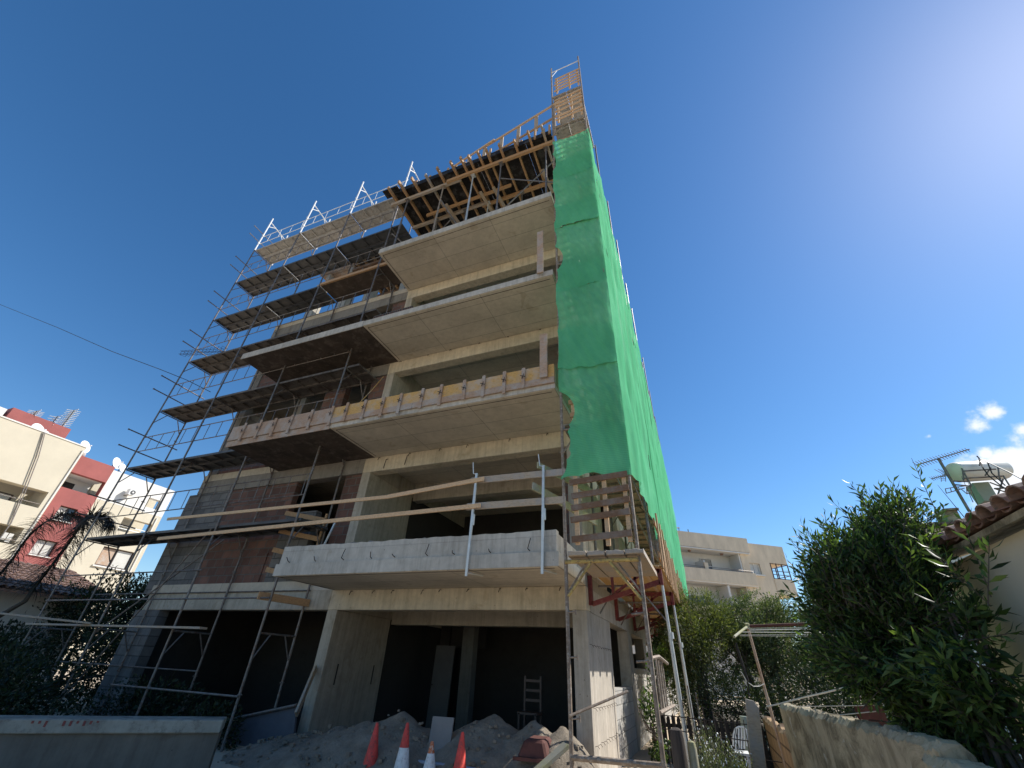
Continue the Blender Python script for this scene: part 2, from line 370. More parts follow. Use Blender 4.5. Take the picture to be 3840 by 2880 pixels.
def blobpts(blobs, n, gap=.0, nscale=1.5, shell=.45, seed=0):
    out = []
    vols = np.array([b[3]*b[4]*b[5] for b in blobs])**.75; vols /= vols.sum()
    for b, v in zip(blobs, vols):
        k = int(n*v*1.8)+10; d = RNG.normal(size=(k, 3)); d /= np.linalg.norm(d, axis=1, keepdims=True)
        r = RNG.uniform(0, 1, k)**shell
        P0 = d*r[:, None]
        lump = 1 + .22*vnoise(d, 2.6, seed)[:, None]
        P = P0*lump*np.array(b[3:6]) + np.array(b[:3])
        P = P[vnoise(P, nscale, seed) > gap-.35*(r < .6)]
        out.append((P[:int(n*v)], (P[:int(n*v)]-np.array(b[:3]))))
    return np.concatenate([o[0] for o in out]), np.concatenate([o[1] for o in out])
exec_order = []

# ================================================================== GROUND
g = MB().add([(-400,-400,0),(400,-400,0),(400,600,0),(-400,600,0)], [(0,1,2,3)]).build('ground', 'ground'); struct(g)
g = MB().add([(-.4,5,.004),(16,5,.004),(16,40,.004),(-.4,40,.004)], [(0,1,2,3)]).build('garden_soil', 'soil'); struct(g)

# ================================================================== THE CONCRETE FRAME
BX0, BX1, BY0, BY1 = -8.41, -2.06, 9.0, 31.0
WX0 = -15.4
fl = MB().box(-15.2, -2.4, 9.5, 30.5, .01, .06); bld = thing('apartment_building', 'unfinished grey concrete apartment block with open floors and long balconies, wrapped in scaffolding', 'building', (-8.4, 9.0, 0))
LV = [2.57, 6.07, 9.57, 13.07]
part(fl, 'ground_floor_slab', 'room_gloom', bld)  # added floor, its dark colour keeps the rooms gloomy over bright ground
for k, z in enumerate(LV):
    zt = z + .43
    fb = MB().box(BX0, BX1, BY0, 9.32, z, zt); part(fb, 'beam', 'concrete_warm', bld, bevel=.01)
    part(MB().box(WX0, BX0-.003, BY0+.004, 9.32, z, zt), 'beam', 'concrete' if k == 0 else 'concrete_dark', bld, bevel=.01)
    part(MB().box(BX1-.3, BX1, 9.323, BY1, z, zt), 'beam', 'concrete_board', bld)
    part(MB().box(BX0, BX0+.28, 9.323, BY1, z+.004, zt), 'beam', 'concrete', bld)
    part(MB().box(BX0+.283, BX1-.303, 11.25, 11.55, z-.12, zt), 'beam', 'concrete', bld)
    part(MB().box(WX0, WX0+.28, 9.323, BY1, z+.004, zt), 'beam', 'concrete', bld)
    part(MB().box(WX0+.004, BX1-.004, 9.004, BY1-.004, zt+.002, zt+.23), 'floor_slab', 'concrete_soffit', bld)
    # inner walls that close the rooms
    z0 = 0 if k == 0 else LV[k-1]+.66
    part(MB().box(WX0+.3, BX1-.32, 14.9, 15.1, z0+.004, zt-.003), 'partition_wall', 'room_gloom', bld)
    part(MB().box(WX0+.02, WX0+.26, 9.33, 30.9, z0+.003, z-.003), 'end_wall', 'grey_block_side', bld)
    part(MB().box(-8.3, -8.14, 11.25, 14.88, z0+.005, z-.004), 'partition_wall', 'room_gloom', bld)
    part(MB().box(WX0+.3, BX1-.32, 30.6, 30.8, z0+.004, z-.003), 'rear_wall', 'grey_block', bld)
    # piers
    part(MB().box(BX0, BX0+.29, BY0+.003, 11.2, z0+.002, z-.002), 'column', 'concrete', bld, bevel=.008)
    part(MB().box(BX1-.29, BX1-.003, BY0+.003, 11.3, z0+.002, z-.002), 'column', 'concrete_board', bld, bevel=.008)
    for (a, b_) in ((13.9, 14.6), (17.2, 18.0), (21, 21.8), (25, 25.8), (30.2, 31)):
        part(MB().box(BX1-.29, BX1-.003, a, b_, z0+.002, z-.002), 'column', 'concrete_board', bld)
    if k:
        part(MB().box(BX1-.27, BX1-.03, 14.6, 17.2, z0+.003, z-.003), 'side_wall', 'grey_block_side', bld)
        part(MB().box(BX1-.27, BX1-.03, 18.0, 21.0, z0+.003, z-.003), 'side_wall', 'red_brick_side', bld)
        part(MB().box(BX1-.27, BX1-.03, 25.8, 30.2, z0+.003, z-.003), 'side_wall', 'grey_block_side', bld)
        # short infill beside right pier
        part(MB().box(BX1-.50, BX1-.292, 9.5, 9.7, z0+.003, z-.003), 'brick_wall', 'red_brick', bld)
        part(MB().box(-9.05, BX0-.002, 9.08, 9.3, z0+.003, z-.003), 'brick_wall', 'red_brick', bld)
# ground-floor low walls on the side
part(MB().box(BX1-.27, BX1-.02, 11.302, 13.898, 0, 1.30), 'low_wall', 'grey_block_side', bld)
part(MB().box(BX1-.27, BX1-.02, 14.602, 17.198, 0, 1.72), 'low_wall', 'grey_block_side', bld)
part(MB().box(BX1-.27, BX1-.02, 18.0, 30.2, 0, 2.2), 'low_wall', 'grey_block_side', bld)
# wing: ground floor
part(MB().box(-15.7, -14.6, 9.004, 9.3, 0, 2.565), 'column', 'grey_block', bld)
c0 = at(600, 2370, 11.0); c1_ = at(720, 2360, 11.0)
part(MB().box(c0.x, c1_.x, 11, 11.4, 0, 2.98), 'column', 'concrete_pale', bld)
part(MB().box(-15.1, -8.45, 13.0, 13.2, 0, 2.97), 'partition_wall', 'room_gloom', bld)
part(MB().box(-15.08, -14.95, 9.32, 12.99, 0, 2.96), 'partition_wall', 'room_gloom', bld)
# wing: first storey infill: grey blocks, red bricks, grey blocks, opening
z0, z1 = 3.232, 6.065
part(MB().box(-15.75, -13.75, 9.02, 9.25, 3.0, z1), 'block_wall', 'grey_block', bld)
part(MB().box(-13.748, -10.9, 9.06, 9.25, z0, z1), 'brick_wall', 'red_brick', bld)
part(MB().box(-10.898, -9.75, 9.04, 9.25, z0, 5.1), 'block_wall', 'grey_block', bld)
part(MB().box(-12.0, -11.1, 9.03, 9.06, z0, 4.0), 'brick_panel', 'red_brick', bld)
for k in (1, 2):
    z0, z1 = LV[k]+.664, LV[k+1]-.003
    part(MB().box(-15.38, -14.9, 9.05, 9.32, z0, z1), 'column', 'concrete_dark', bld)
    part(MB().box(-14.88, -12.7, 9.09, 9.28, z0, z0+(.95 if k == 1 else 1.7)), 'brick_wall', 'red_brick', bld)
    part(MB().box(-12.6, -12.2, 9.3, 9.7, z0, z1), 'column', 'concrete_dark', bld)
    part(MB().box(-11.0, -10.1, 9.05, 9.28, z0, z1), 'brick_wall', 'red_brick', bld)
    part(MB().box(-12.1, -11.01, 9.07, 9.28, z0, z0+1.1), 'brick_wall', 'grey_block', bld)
    part(MB().box(WX0+.3, BX0-.05, 11.6, 11.8, z0-.003, z1+.003), 'partition_wall', 'room_gloom', bld)
# top storey of the wing: bare columns
for x in (-14.6, -12.7, -11.3, -9.4):
    part(MB().box(x, x+.42, 9.5, 9.85, 13.74, 16.6), 'column', 'concrete_pale', bld)
    part(MB().box(x, x+.42, 13.5, 13.85, 13.74, 16.6), 'column', 'concrete', bld)
for x in (-8.38, -5.4, -2.4):
    part(MB().box(x, x+.33, 9.3, 9.9, 13.74, 16.75), 'column', 'concrete', bld)
part(MB().box(-8.3, -2.1, 15.0, 15.2, 13.74, 16.6), 'partition_wall', 'grey_block', bld)

# balconies
def rough_top(x0, x1, y0, y1, z0, z1, n=60, amp=.03):
    mb = MB(); vs = []
    for i in range(n+1):
        x = x0 + (x1-x0)*i/n; h = z1 + amp*(math.sin(i*.7)+math.sin(i*1.9+1)+.8*math.sin(i*.23))*.5 + jit(amp*.25)
        vs += [(x, y0, z0), (x, y0, h), (x, y1, h), (x, y1, z0)]
    fs = [(4*i+j, 4*i+4+j, 4*i+4+(j+1) % 4, 4*i+(j+1) % 4) for i in range(n) for j in range(4)]
    fs = [tuple(reversed(f)) for f in fs] + [(0, 1, 2, 3), tuple(4*n+j for j in (3, 2, 1, 0))]
    return mb.add(vs, fs)
BAL = [(-8.37, 3.0, 3.24), (-8.08, 6.5, 6.64), (-8.06, 10.0, 10.2), (-8.41, 13.5, 13.74)]
bals = []
for x0, a, b_ in BAL:
    o = part(MB().box(x0, BX1+.005, 7.12, 8.998, a-.001, b_), 'balcony', 'concrete_soffit', bld, bevel=.012); bals.append(o)
    # pale front edge, proud of the slab, and drip groove under it
    part(MB().box(x0-.002, BX1+.006, 7.105, 7.118, a+.006, b_-.004), 'edge_band', 'concrete_pale', o)
    part(MB().box(x0+.10, BX1-.10, 7.22, 7.235, a-.006, a-.002).box(x0+.10, x0+.115, 7.236, 8.9, a-.006, a-.002), 'drip_groove', 'rebar', o)
for x1, a, b_, i in ((-11.85, 6.5, 6.64, 1), (-13.2, 10.0, 10.2, 2)):
    o = part(MB().box(x1, BAL[i][0]-.004, 7.12, 8.998, a+.004, b_), 'balcony', 'formwork_brown', bld)
    part(MB().box(x1-.01, BAL[i][0]-.006, 7.095, 7.116, a-.02, b_+.01), 'edge_band', 'concrete_pale' if i == 2 else 'batten_pink', o)
par = part(rough_top(-8.33, -2.10, 7.15, 7.30, 3.243, 3.60, amp=.010), 'parapet', 'concrete_pale', bals[0])
part(MB().box(-2.26, -2.10, 7.302, 9.6, 3.243, 3.56), 'parapet', 'concrete_board', bals[0])
for i in range(9):
    x = -8.0+i*.68+jit(.15); y = 7.14
    if i % 3 == 2: pts0 = [(x, y+.02, 3.27), (x-.02, y-.05, 3.30), (x+.02, y-.07, 3.40+jit(.03)), (x+.03, y-.05, 3.47)]
    else: pts0 = [(x, y+.02, 3.27), (x+jit(.03), y-.05, 3.29), (x-.05+jit(.05), y-.06, 3.36+jit(.04))]
    part(MB().path(pts0, .008, 5), 'rebar_stub', 'rebar', bals[0])
for z in (LV[0], LV[1], LV[2]):
    for i in range(9 if z < 3 else 6):
        x = -7.9+i*(.67 if z < 3 else 1.0)+jit(.15); part(MB().path([(x, 9.01, z+.40), (x, 8.94, z+.39), (x-.02, 8.93, z+.35-random.random()*.05)], .009, 5), 'rebar_stub', 'rebar', bld)
for (x, z) in ((-7.6, 6.3), (-6.9, 6.33)):
    part(MB().path([(x, 9.0, z+.10), (x, 8.93, z+.05), (x-.03, 8.94, z-.1), (x-.06, 8.96, z-.2)], .011, 5), 'rebar_stub', 'rebar', bld)
for k in (2, 3):
    for i in range(9):
        x = -7.6+i*.68+jit(.1); part(MB().tube((x, 7.3, BAL[k][2]-.01), (x+jit(.02), 7.3, BAL[k][2]+.10+jit(.03)), .008, 5), 'rebar_stub', 'rebar', bals[k])
# tie wires and slots on the side pier
sl = MB()
for z in (1.05, 2.0, .55):
    for i in range(9):
        y = 9.1+i*.25; sl.path([(BX1-.01, y, z+jit(.02)), (BX1+.03, y+.05, z+.01), (BX1+.05, y+.1, z-.03)], .004, 4)
part(sl, 'tie_wire', 'rebar', bld)
part(MB().box(BX0+.287, BX0+.294, 9.45, 9.49, 1.1, 1.5).box(BX0+.287, BX0+.294, 10.8, 10.84, 1.1, 1.5), 'cast_slot', 'rebar', bld)

# ------------------------------------------------------------------ formwork boards standing on balcony edge two
bf = thing('edge_formwork', 'row of yellow shutter boards with pinkish battens nailed along the edge of a balcony', 'formwork', (-8.1, 7.05, 6.6))
XS = [-11.85, -11.3, -10.7, -10.1, -9.5, -8.8, -8.1, -7.62, -7.05, -6.48, -5.97, -5.35, -4.83, -4.2, -3.2, -2.05]
for i in range(len(XS)-1):
    a, b_ = XS[i]+.006, XS[i+1]-.006
    part(MB().box(a, b_, 7.065, 7.10, 6.78, 7.10+jit(.012)), 'shutter_board', 'shutter_yellow' if i > 5 else 'batten_pink', bf)
part(MB().box(-11.85, -8.11, 7.056, 7.098, 6.66, 6.775), 'base_board', 'batten_pink', bf)
part(MB().box(-8.1, -5.6, 7.055, 7.098, 6.62, 6.775), 'base_board', 'batten_pink', bf)
part(MB().box(-5.59, -2.06, 7.052, 7.098, 6.62, 6.775), 'base_board', 'batten_pink', bf)
for i, x in enumerate(XS[1:-1]+[-3.72, -2.75]):
    part(MB().bar((x, 7.035, 6.56+jit(.04)), (x+jit(.02), 7.035, 7.12+jit(.03)), .075, .03, (0, 1, 0)), 'batten', 'batten_pink', bf)
    part(MB().tube((x-.06, 7.0, 6.92), (x+.07, 6.97, 6.84), .009, 5).tube((x-.02, 7.0, 6.83), (x+.03, 6.97, 6.93), .009, 5), 'tie_rod', 'rebar', bf)
part(MB().box(-2.075, -2.04, 7.10, 8.9, 6.62, 7.08), 'shutter_board', 'timber_mossy', bf)
for (x, z0, z1, lb) in ((-2.27, 6.75, 7.95, 'upright wooden post nailed to the right end of the yellow shutter boards'),
                        (-2.36, 10.05, 11.75, 'long upright wooden post nailed to the right end of a bare balcony edge')):
    p = MB().bar((x, 7.0, z0), (x, 7.0, z1), .17, .05, (0, 1, 0)).build('timber_post', 'batten_pink', bevel=.006); tag(p, lb, 'post')
# hollow bricks stacked on balcony three
bs = thing('brick_stack', 'low stack of hollow orange clay bricks left on the balcony under the topmost one', 'bricks', (-7.9, 7.5, 10.2))
for r in range(2):
    for i in range(6 - 2*r):
        x = -8.0+.36*i+jit(.01); z = 10.205+.2*r
        part(MB().box(x, x+.34, 7.35, 7.75, z, z+.19), 'hollow_brick', 'red_brick', bs)
        h = MB()
        for a in range(4):
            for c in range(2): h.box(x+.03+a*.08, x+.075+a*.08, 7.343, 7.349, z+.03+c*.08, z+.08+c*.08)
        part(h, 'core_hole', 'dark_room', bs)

# ------------------------------------------------------------------ roof formwork with joists and walers
rf = thing('roof_formwork', 'black sheathed roof formwork on timber joists overhanging the topmost balcony', 'formwork', (-8.5, 7.0, 16.7))
for i in range(7):
    x0 = -8.65+i*.955
    part(MB().box(x0+.004, x0+.95, 7.0, 9.6, 17.02, 17.05), 'sheathing', 'formwork_black', rf)
    part(MB().box(x0+.004, x0+.95, 9.604, 14.5, 17.02, 17.05), 'sheathing', 'formwork_black', rf)
part(MB().box(-8.66, -1.96, 6.965, 6.997, 16.99, 17.24), 'edge_board', 'formwork_black', rf)
for x in (-8.5, -7.97, -7.42, -6.85, -6.3, -5.72, -5.3, -5.0, -4.62, -4.3, -3.8, -3.25, -2.7, -2.2):
    dx = jit(.06)
    part(MB().bar((x, 6.62+jit(.08), 16.93), (x+dx, 10.6+jit(.3), 16.93), .065, .15), 'joist', random.choice(['timber', 'timber', 'timber_old']), rf)
part(MB().bar((-8.75, 7.25, 16.77), (-5.6, 7.25, 16.78), .09, .15), 'waler', 'timber_old', rf)
part(MB().bar((-6.15, 7.16, 16.77), (-1.9, 7.16, 16.77), .09, .15), 'waler', 'timber', rf)
part(MB().bar((-8.5, 8.45, 16.77), (-5.0, 8.45, 16.77), .09, .15), 'waler', 'timber_old', rf)
part(MB().bar((-5.3, 8.53, 16.77), (-2.0, 8.53, 16.77), .09, .15), 'waler', 'timber', rf)
part(MB().bar((-7.6, 8.1, 16.70), (-3.9, 8.1, 16.74), .07, .14), 'waler', 'timber', rf)
part(MB().bar((-8.2, 10.0, 16.77), (-2.0, 10.0, 16.77), .09, .15), 'waler', 'timber_old', rf)
for x in (-6.6, -5.1, -4.55, -2.6):
    part(MB().bar((x, 7.9, 16.66), (x+.1, 8.9, 16.66), .12, .05), 'packer', 'timber_old', rf)
# studs that rise above the edge of the roof formwork
for x in (-4.3, -3.2, -2.55, -2.2, -2.02):
    part(MB().bar((x, 6.93, 16.95), (x+jit(.03), 6.93, 17.55+jit(.15)), .07, .05), 'stud', 'timber', rf)
for i in range(9):
    x = -8.3+i*.75+jit(.1)
    part(MB().bar((x, 6.98, 17.24), (x+jit(.02), 6.98, 17.36+jit(.04)), .08, .03), 'cleat', 'timber', rf)
part(MB().box(-8.9, -8.2, 6.75, 7.1, 17.07, 17.09), 'loose_sheet', 'formwork_black', rf)
pn = 0
PR = [(-7.95, 7.25, 'steel_tube'), (-6.35, 7.25, 'steel_rusty'), (-5.08, 7.25, 'galvanised'), (-3.93, 7.2, 'steel_tube'), (-2.25, 7.25, 'steel_tube'),
      (-6.0, 8.45, 'steel_tube'), (-5.0, 8.45, 'galvanised'), (-3.6, 8.5, 'steel_tube'), (-7.3, 8.45, 'steel_tube')]
LBL = ['steel prop at the left end under the roof formwork, front row', 'rusty steel prop second from the left under the front waler',
       'bluish bare steel prop standing mid-way under the front waler', 'grey steel prop right of the bluish one under the front waler',
       'steel prop beside the green netting under the front waler', 'back-row steel prop standing behind the rusty prop',
       'back-row steel prop standing behind the bluish prop', 'back-row steel prop nearest the green netting', 'back-row steel prop farthest left under the roof formwork']
for (x, y, mm), lb in zip(PR, LBL):
    p = thing('steel_prop', lb, 'prop', (x, y, 13.74), 'steel props holding up the roof formwork')
    part(MB().tube((x, y, 13.75), (x, y, 15.4), .034, 8), 'outer_tube', mm, p)
    part(MB().tube((x, y, 15.4), (x, y, 16.68), .025, 8), 'inner_tube', mm, p)
    part(MB().box(x-.08, x+.08, y-.08, y+.08, 16.68, 16.693), 'head_plate', mm, p); part(MB().box(x-.08, x+.08, y-.08, y+.08, 13.742, 13.752), 'base_plate', mm, p)
def brace(pts, lb, mm='steel_tube', r=.022):
    o = MB()
    for a, b_ in zip(pts[:-1], pts[1:]): o.tube(a, b_, r, 7)
    return tag(o.build('brace_tube', mm), lb, 'brace tube', 'brace tubes between the roof props')
brace([(-3.93, 7.3, 15.9), (-2.0, 7.3, 14.5)], 'brace tube sloping down to the right at the right end of the roof props')
brace([(-3.9, 7.35, 13.9), (-2.0, 7.35, 15.9)], 'brace tube sloping up to the right at the right end of the roof props')
brace([(-8.1, 8.3, 14.0), (-6.5, 8.3, 16.2)], 'brace tube rising to the right between the left roof props')
brace([(-6.4, 7.35, 16.0), (-5.3, 8.4, 13.8)], 'brace tube falling from the rusty roof prop')
brace([(-8.4, 7.4, 15.0), (-7.2, 8.4, 13.8)], 'brace tube falling at the left end of the roof props')
# guard rail on the roof
gr = thing('roof_guard_rail', 'two-board timber guard rail with short uprights along the roof edge', 'guard rail', (-6.5, 7.8, 17.1))
A, B = Vector((-6.6, 7.85, 0)), Vector((-1.75, 7.05, 0))
part(MB().bar((-6.6, 7.85, 19.3), (-4.5, 7.45, 19.33), .04, .12), 'top_rail', 'timber_new', gr)
part(MB().bar((-4.9, 7.56, 19.30), (-1.6, 7.05, 19.36), .04, .12), 'top_rail', 'timber_new', gr)
part(MB().bar((-6.9, 7.9, 18.35), (-1.6, 7.07, 18.4), .04, .12), 'mid_rail', 'timber', gr)
for k, tt in enumerate((.02, .17, .33, .5, .66, .82, .97)):
    p = A.lerp(B, tt); part(MB().bar((p.x, p.y+.05, 18.2 if k % 2 else 17.1), (p.x, p.y+.05, 19.42), .14, .04, (0, 1, 0)), 'upright', 'timber_old', gr)

# wing formwork and timber
wf = thing('wing_formwork', 'dark timber slab formwork behind the upper left scaffold decks', 'formwork', (-12.3, 9.2, 16.6))
part(MB().box(-12.3, -8.6, 9.15, 14, 16.95, 16.99), 'sheathing', 'formwork_brown', wf)
for i in range(8): part(MB().bar((-12.1+i*.48, 9.05, 16.86), (-12.1+i*.48, 13.8, 16.86), .07, .15), 'joist', 'timber', wf)
for y in (9.4, 11.2): part(MB().bar((-12.4, y, 16.71), (-8.5, y, 16.71), .08, .14), 'waler', 'timber_dark', wf)
for i, x in enumerate((-11.8, -10.9, -10.1, -9.0)):
    p = thing('steel_prop', ['leftmost', 'second', 'third', 'rightmost'][i]+' steel prop under the dark timber formwork of the left wing', 'prop', (x, 9.4, 13.74), 'steel props under the wing formwork')
    part(MB().tube((x, 9.4, 13.75), (x, 9.4, 16.64), .03, 8), 'outer_tube', 'steel_tube', p)
ts = thing('timber_stack', 'pinkish stack of sawn timber at the level of the top left scaffold deck', 'timber', (-13.5, 9.4, 17.0))
for r in range(4):
    for i in range(3): part(MB().bar((-14.3+jit(.1), 9.4+i*.22, 17.05+r*.1), (-12.0+jit(.15), 9.4+i*.22, 17.05+r*.1), .2, .085), 'plank', 'batten_pink', ts)
part(MB().box(-14.0, -13.8, 9.4, 10, 16.6, 17.0), 'bearer', 'timber_old', ts); part(MB().box(-12.6, -12.4, 9.4, 10, 16.6, 17.0), 'bearer', 'timber_old', ts)
wc = MB().box(-12.1, -11.75, 9.5, 9.8, 17.0, 18.6).build('concrete_upstand', 'concrete_pale'); tag(wc, 'short pale concrete upstand standing beside the pinkish timber stack', 'concrete post')
wc = MB().box(-11.5, -10.9, 9.52, 9.6, 17.0, 18.4).build('insulation_board', 'cream_render'); tag(wc, 'cream board standing upright right of the pale concrete upstand', 'board')

# ================================================================== LEFT SCAFFOLD
LS = thing('scaffold', 'tall tubular steel scaffold with metal decks across the left wing of the unfinished block', 'scaffold', (-18.1, 7.9, 0))
YF, YB = 7.9, 8.93
FX = [-18.1, -15.05, -12.0, -9.12]
DZ = [4.52, 6.93, 9.3, 11.68, 14.03, 16.45, 18.85]
for x in FX:
    fr = MB()
    fr.tube((x, YF, 0.02), (x, YF, 18.8), .028).tube((x, YB, 0.02), (x, YB, 18.8), .028)
    for z in DZ[:-1]+[DZ[-1], 2.08]:
        fr.tube((x, YF, z-.08), (x, YB, z-.08), .02)
        fr.tube((x, YF+.02, z-.55), (x, YF+.3, z-.1), .016, 6).tube((x, YB-.02, z-.55), (x, YB-.3, z-.1), .016, 6)
    for z in [a+1.3 for a in DZ[:-1]]+[3.3, .9]:      # coupling stubs on the posts
        fr.tube((x-.05, YF, z), (x+.07, YF, z+.01), .016, 6).tube((x, YB-.06, z+.2), (x, YB+.05, z+.2), .016, 6)
    part(fr, 'frame', 'steel_tube', LS, smooth=True)
    # white guard frame on the top deck: post, sloping stay, short tie
    a = MB().tube((x, YF, 18.8), (x, YF, 21.45), .034).tube((x, YF, 21.12), (x, YB+.05, 20.95), .026).tube((x, YF, 20.75), (x, YF+.34, 21.05), .02)
    a.tube((x, YB+.05, 18.85), (x, YB+.05, 21.35), .03).tube((x, YB+.05, 20.6), (x, YB-.3, 21.0), .02).tube((x, YF-.05, 20.0), (x, YF+.08, 20.0), .03, 6).tube((x, YF-.05, 19.4), (x, YF+.08, 19.4), .03, 6)
    part(a, 'guard_frame', 'steel_white', LS, smooth=True)
for k, z in enumerate(DZ):
    for j in range(3):
        x0, x1 = FX[j]+.03, FX[j+1]-.03
        if j == 2: x1 = -8.62 if k > 0 else -9.0
        if k == 0 and j == 2: pass
        if k == 4 and j == 2:
            d = MB().box(x0, x1, YF+.06, YB-.02, z-.035, z)
            dk = part(d, 'timber_deck', 'formwork_brown', LS)
            part(MB().box(x0, x1+.1, YF-.01, YF+.055, z-.03, z+.10), 'edge_timber', 'timber', dk); continue
        w = (YB-YF-.06)/3
        for q in range(2):
            y0 = YF+.03+q*(YB-YF-.04)/2; y1 = y0+(YB-YF-.09)/2
            d = MB().box(x0, x1, y0, y1, z-.012, z)
            d.box(x0, x1, y0, y0+.03, z-.07, z-.012).box(x0, x1, y1-.03, y1, z-.07, z-.012)
            n = 5
            for i in range(n+1):
                xx = x0+(x1-x0-.04)*i/n; d.box(xx, xx+.04, y0+.03, y1-.03, z-.06, z-.012)
            if k == 6:
                for i in range(28):
                    xx = x0+(x1-x0)*(i+.5)/28; d.box(xx-.012, xx+.012, y0+.04, y1-.04, z-.022, z-.012)
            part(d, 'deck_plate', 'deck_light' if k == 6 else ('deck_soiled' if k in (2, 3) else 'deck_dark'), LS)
def lattice(mb, x0, x1, y, za, zb, n=5):
    mb.tube((x0, y, za), (x1, y, za), .016, 6).tube((x0, y, zb), (x1, y, zb), .016, 6)
    for i in range(1, n+1):
        xx = x0+(x1-x0)*(i-.3)/n; mb.tube((xx, y, za), (xx, y, zb), .011, 5)
    return mb
for k, z in enumerate(DZ):
    for j in range(3):
        if k == 6: part(lattice(MB(), FX[j], FX[j+1], YF+.05, z+.5, z+1.1, 4), 'guard_lattice', 'steel_white', LS)
        else: part(lattice(MB(), FX[j], FX[j+1], YF+.04, z+.62, z+1.2), 'guard_lattice', 'steel_tube', LS)
for k, z in enumerate(DZ):
    for dz in (.62, 1.24):
        part(MB().tube((FX[0]-.05, 7.35, z+dz+.02), (FX[0]-.05, 9.15, z+dz), .021, 7).tube((FX[0]-.05, 7.33, z+dz+.02), (FX[0]-.05, 7.37, z+dz+.02), .028, 7), 'end_rail', 'steel_tube', LS)
for (x0, x1, y, z, r) in ((-18.1, -11.8, 7.86, 3.36, .018), (-18.1, -9.1, 7.85, 2.69, .02), (-13.3, -9.1, 7.86, .88, .02), (-18.1, -9.1, 8.97, 3.0, .018), (-18.1, -12, 8.97, 1.2, .018)):
    part(MB().tube((x0, y, z), (x1, y, z), r, 7), 'ledger', 'steel_tube', LS)
pa, pb = at(352, 2376, 7.8), at(840, 2024, 7.95)
part(MB().tube(pa, pb, .02, 7), 'diagonal_brace', 'steel_tube', LS)
part(MB().tube((-15.0, 7.82, .3), (-12.05, 7.82, 4.4), .018, 7), 'diagonal_brace', 'steel_tube', LS)
def plank(name, p, q, w, h, m_, lb, cat='plank', grp=None, up=(0, 0, 1)):
    o = MB().bar(p, q, w, h, up).build(name, m_, bevel=.004); return tag(o, lb, cat, grp)
plank('plank', (-18.0, 7.75, 2.07), (-10.75, 7.75, 2.06), .2, .045, 'timber_old', 'long grey board lying level across the dark left scaffold near the hedge')
plank('plank', at(0, 2300, 6.3), at(345, 2338, 7.7), .2, .045, 'timber_old', 'long grey board sloping down from the left edge to the scaffold')
plank('plank', at(968, 2232, 7.8), at(1160, 2262, 8.95), .05, .16, 'timber', 'short brown plank crossing between the scaffold posts left of the lowest balcony')
rc = MB()
for yy, zz in ((0, 0), (.16, 0), (0, .16), (.16, .16)):
    rc.path([(-18.4, 7.55+yy*.3, 11.86+zz), (-17.2, 7.75+yy, 11.78+zz), (-16.2, 8.0+yy, 11.74+zz)], .008, 4)
for i in range(12):
    x = -18.3+i*.18; y = 7.55+(x+18.4)*.17; rc.path([(x, y, 11.8), (x+.04, y+.2, 11.83), (x+.02, y+.2, 12.0), (x-.03, y, 12.02), (x, y, 11.8)], .007, 4)
tag(rc.build('rebar_cage', 'rebar'), 'small tangled rebar cage poking out from a left scaffold deck', 'rebar cage')

# ================================================================== RIGHT SCAFFOLD
XS0, XS1 = -1.93, -.77
RS = thing('scaffold', 'slender tubular scaffold tower running up the right side behind green netting', 'scaffold', (XS0, 7.1, 0))
FY = [7.1, 9.6, 12.1, 14.6, 17.1, 19.6, 22.1, 24.6, 27.1, 29.6, 31.2]
RD = [3.17+2.41*i for i in range(8)]
tops = [22.85, 20.3, 19.9, 20.15, 19.5, 19.9, 17.6, 19.8, 18.6, 17.8, 16.4]
for i, y in enumerate(FY):
    zb = 0.02 if i == 0 else 3.34
    f = MB()
    for x in (XS0, XS1):
        f.tube((x, y, zb), (x, y, tops[i] if x == XS1 else tops[i]-.05), .03)
    for z in RD:
        if z < tops[i]-.3: f.tube((XS0, y, z-.10), (XS1, y, z-.10), .022); f.tube((XS0, y, z-.6), (XS0+.36, y, z-.1), .016, 6).tube((XS1, y, z-.6), (XS1-.36, y, z-.1), .016, 6)
    part(f, 'frame', 'steel_rusty' if i == 0 else 'steel_tube', RS, smooth=True)
part(MB().tube((XS0, 7.1, .65), (XS1+.03, 7.12, .67), .035), 'crossbar', 'steel_rusty', RS)
part(MB().tube((XS0, 7.06, 3.05), (XS1, 7.06, 3.05), .03).tube((XS0+.42, 7.05, 3.02), (XS0+.03, 7.07, 2.55), .022).tube((XS1-.44, 7.05, 3.02), (XS1-.02, 7.07, 2.5), .024), 'knee_frame', 'steel_yellow', RS)
part(MB().tube((XS0, 7.08, 22.3), (XS1, 7.08, 22.35), .018, 6).tube((XS0+.02, 7.08, 21.9), (XS0+.25, 7.08, 22.3), .012, 6), 'top_tie', 'steel_white', RS)
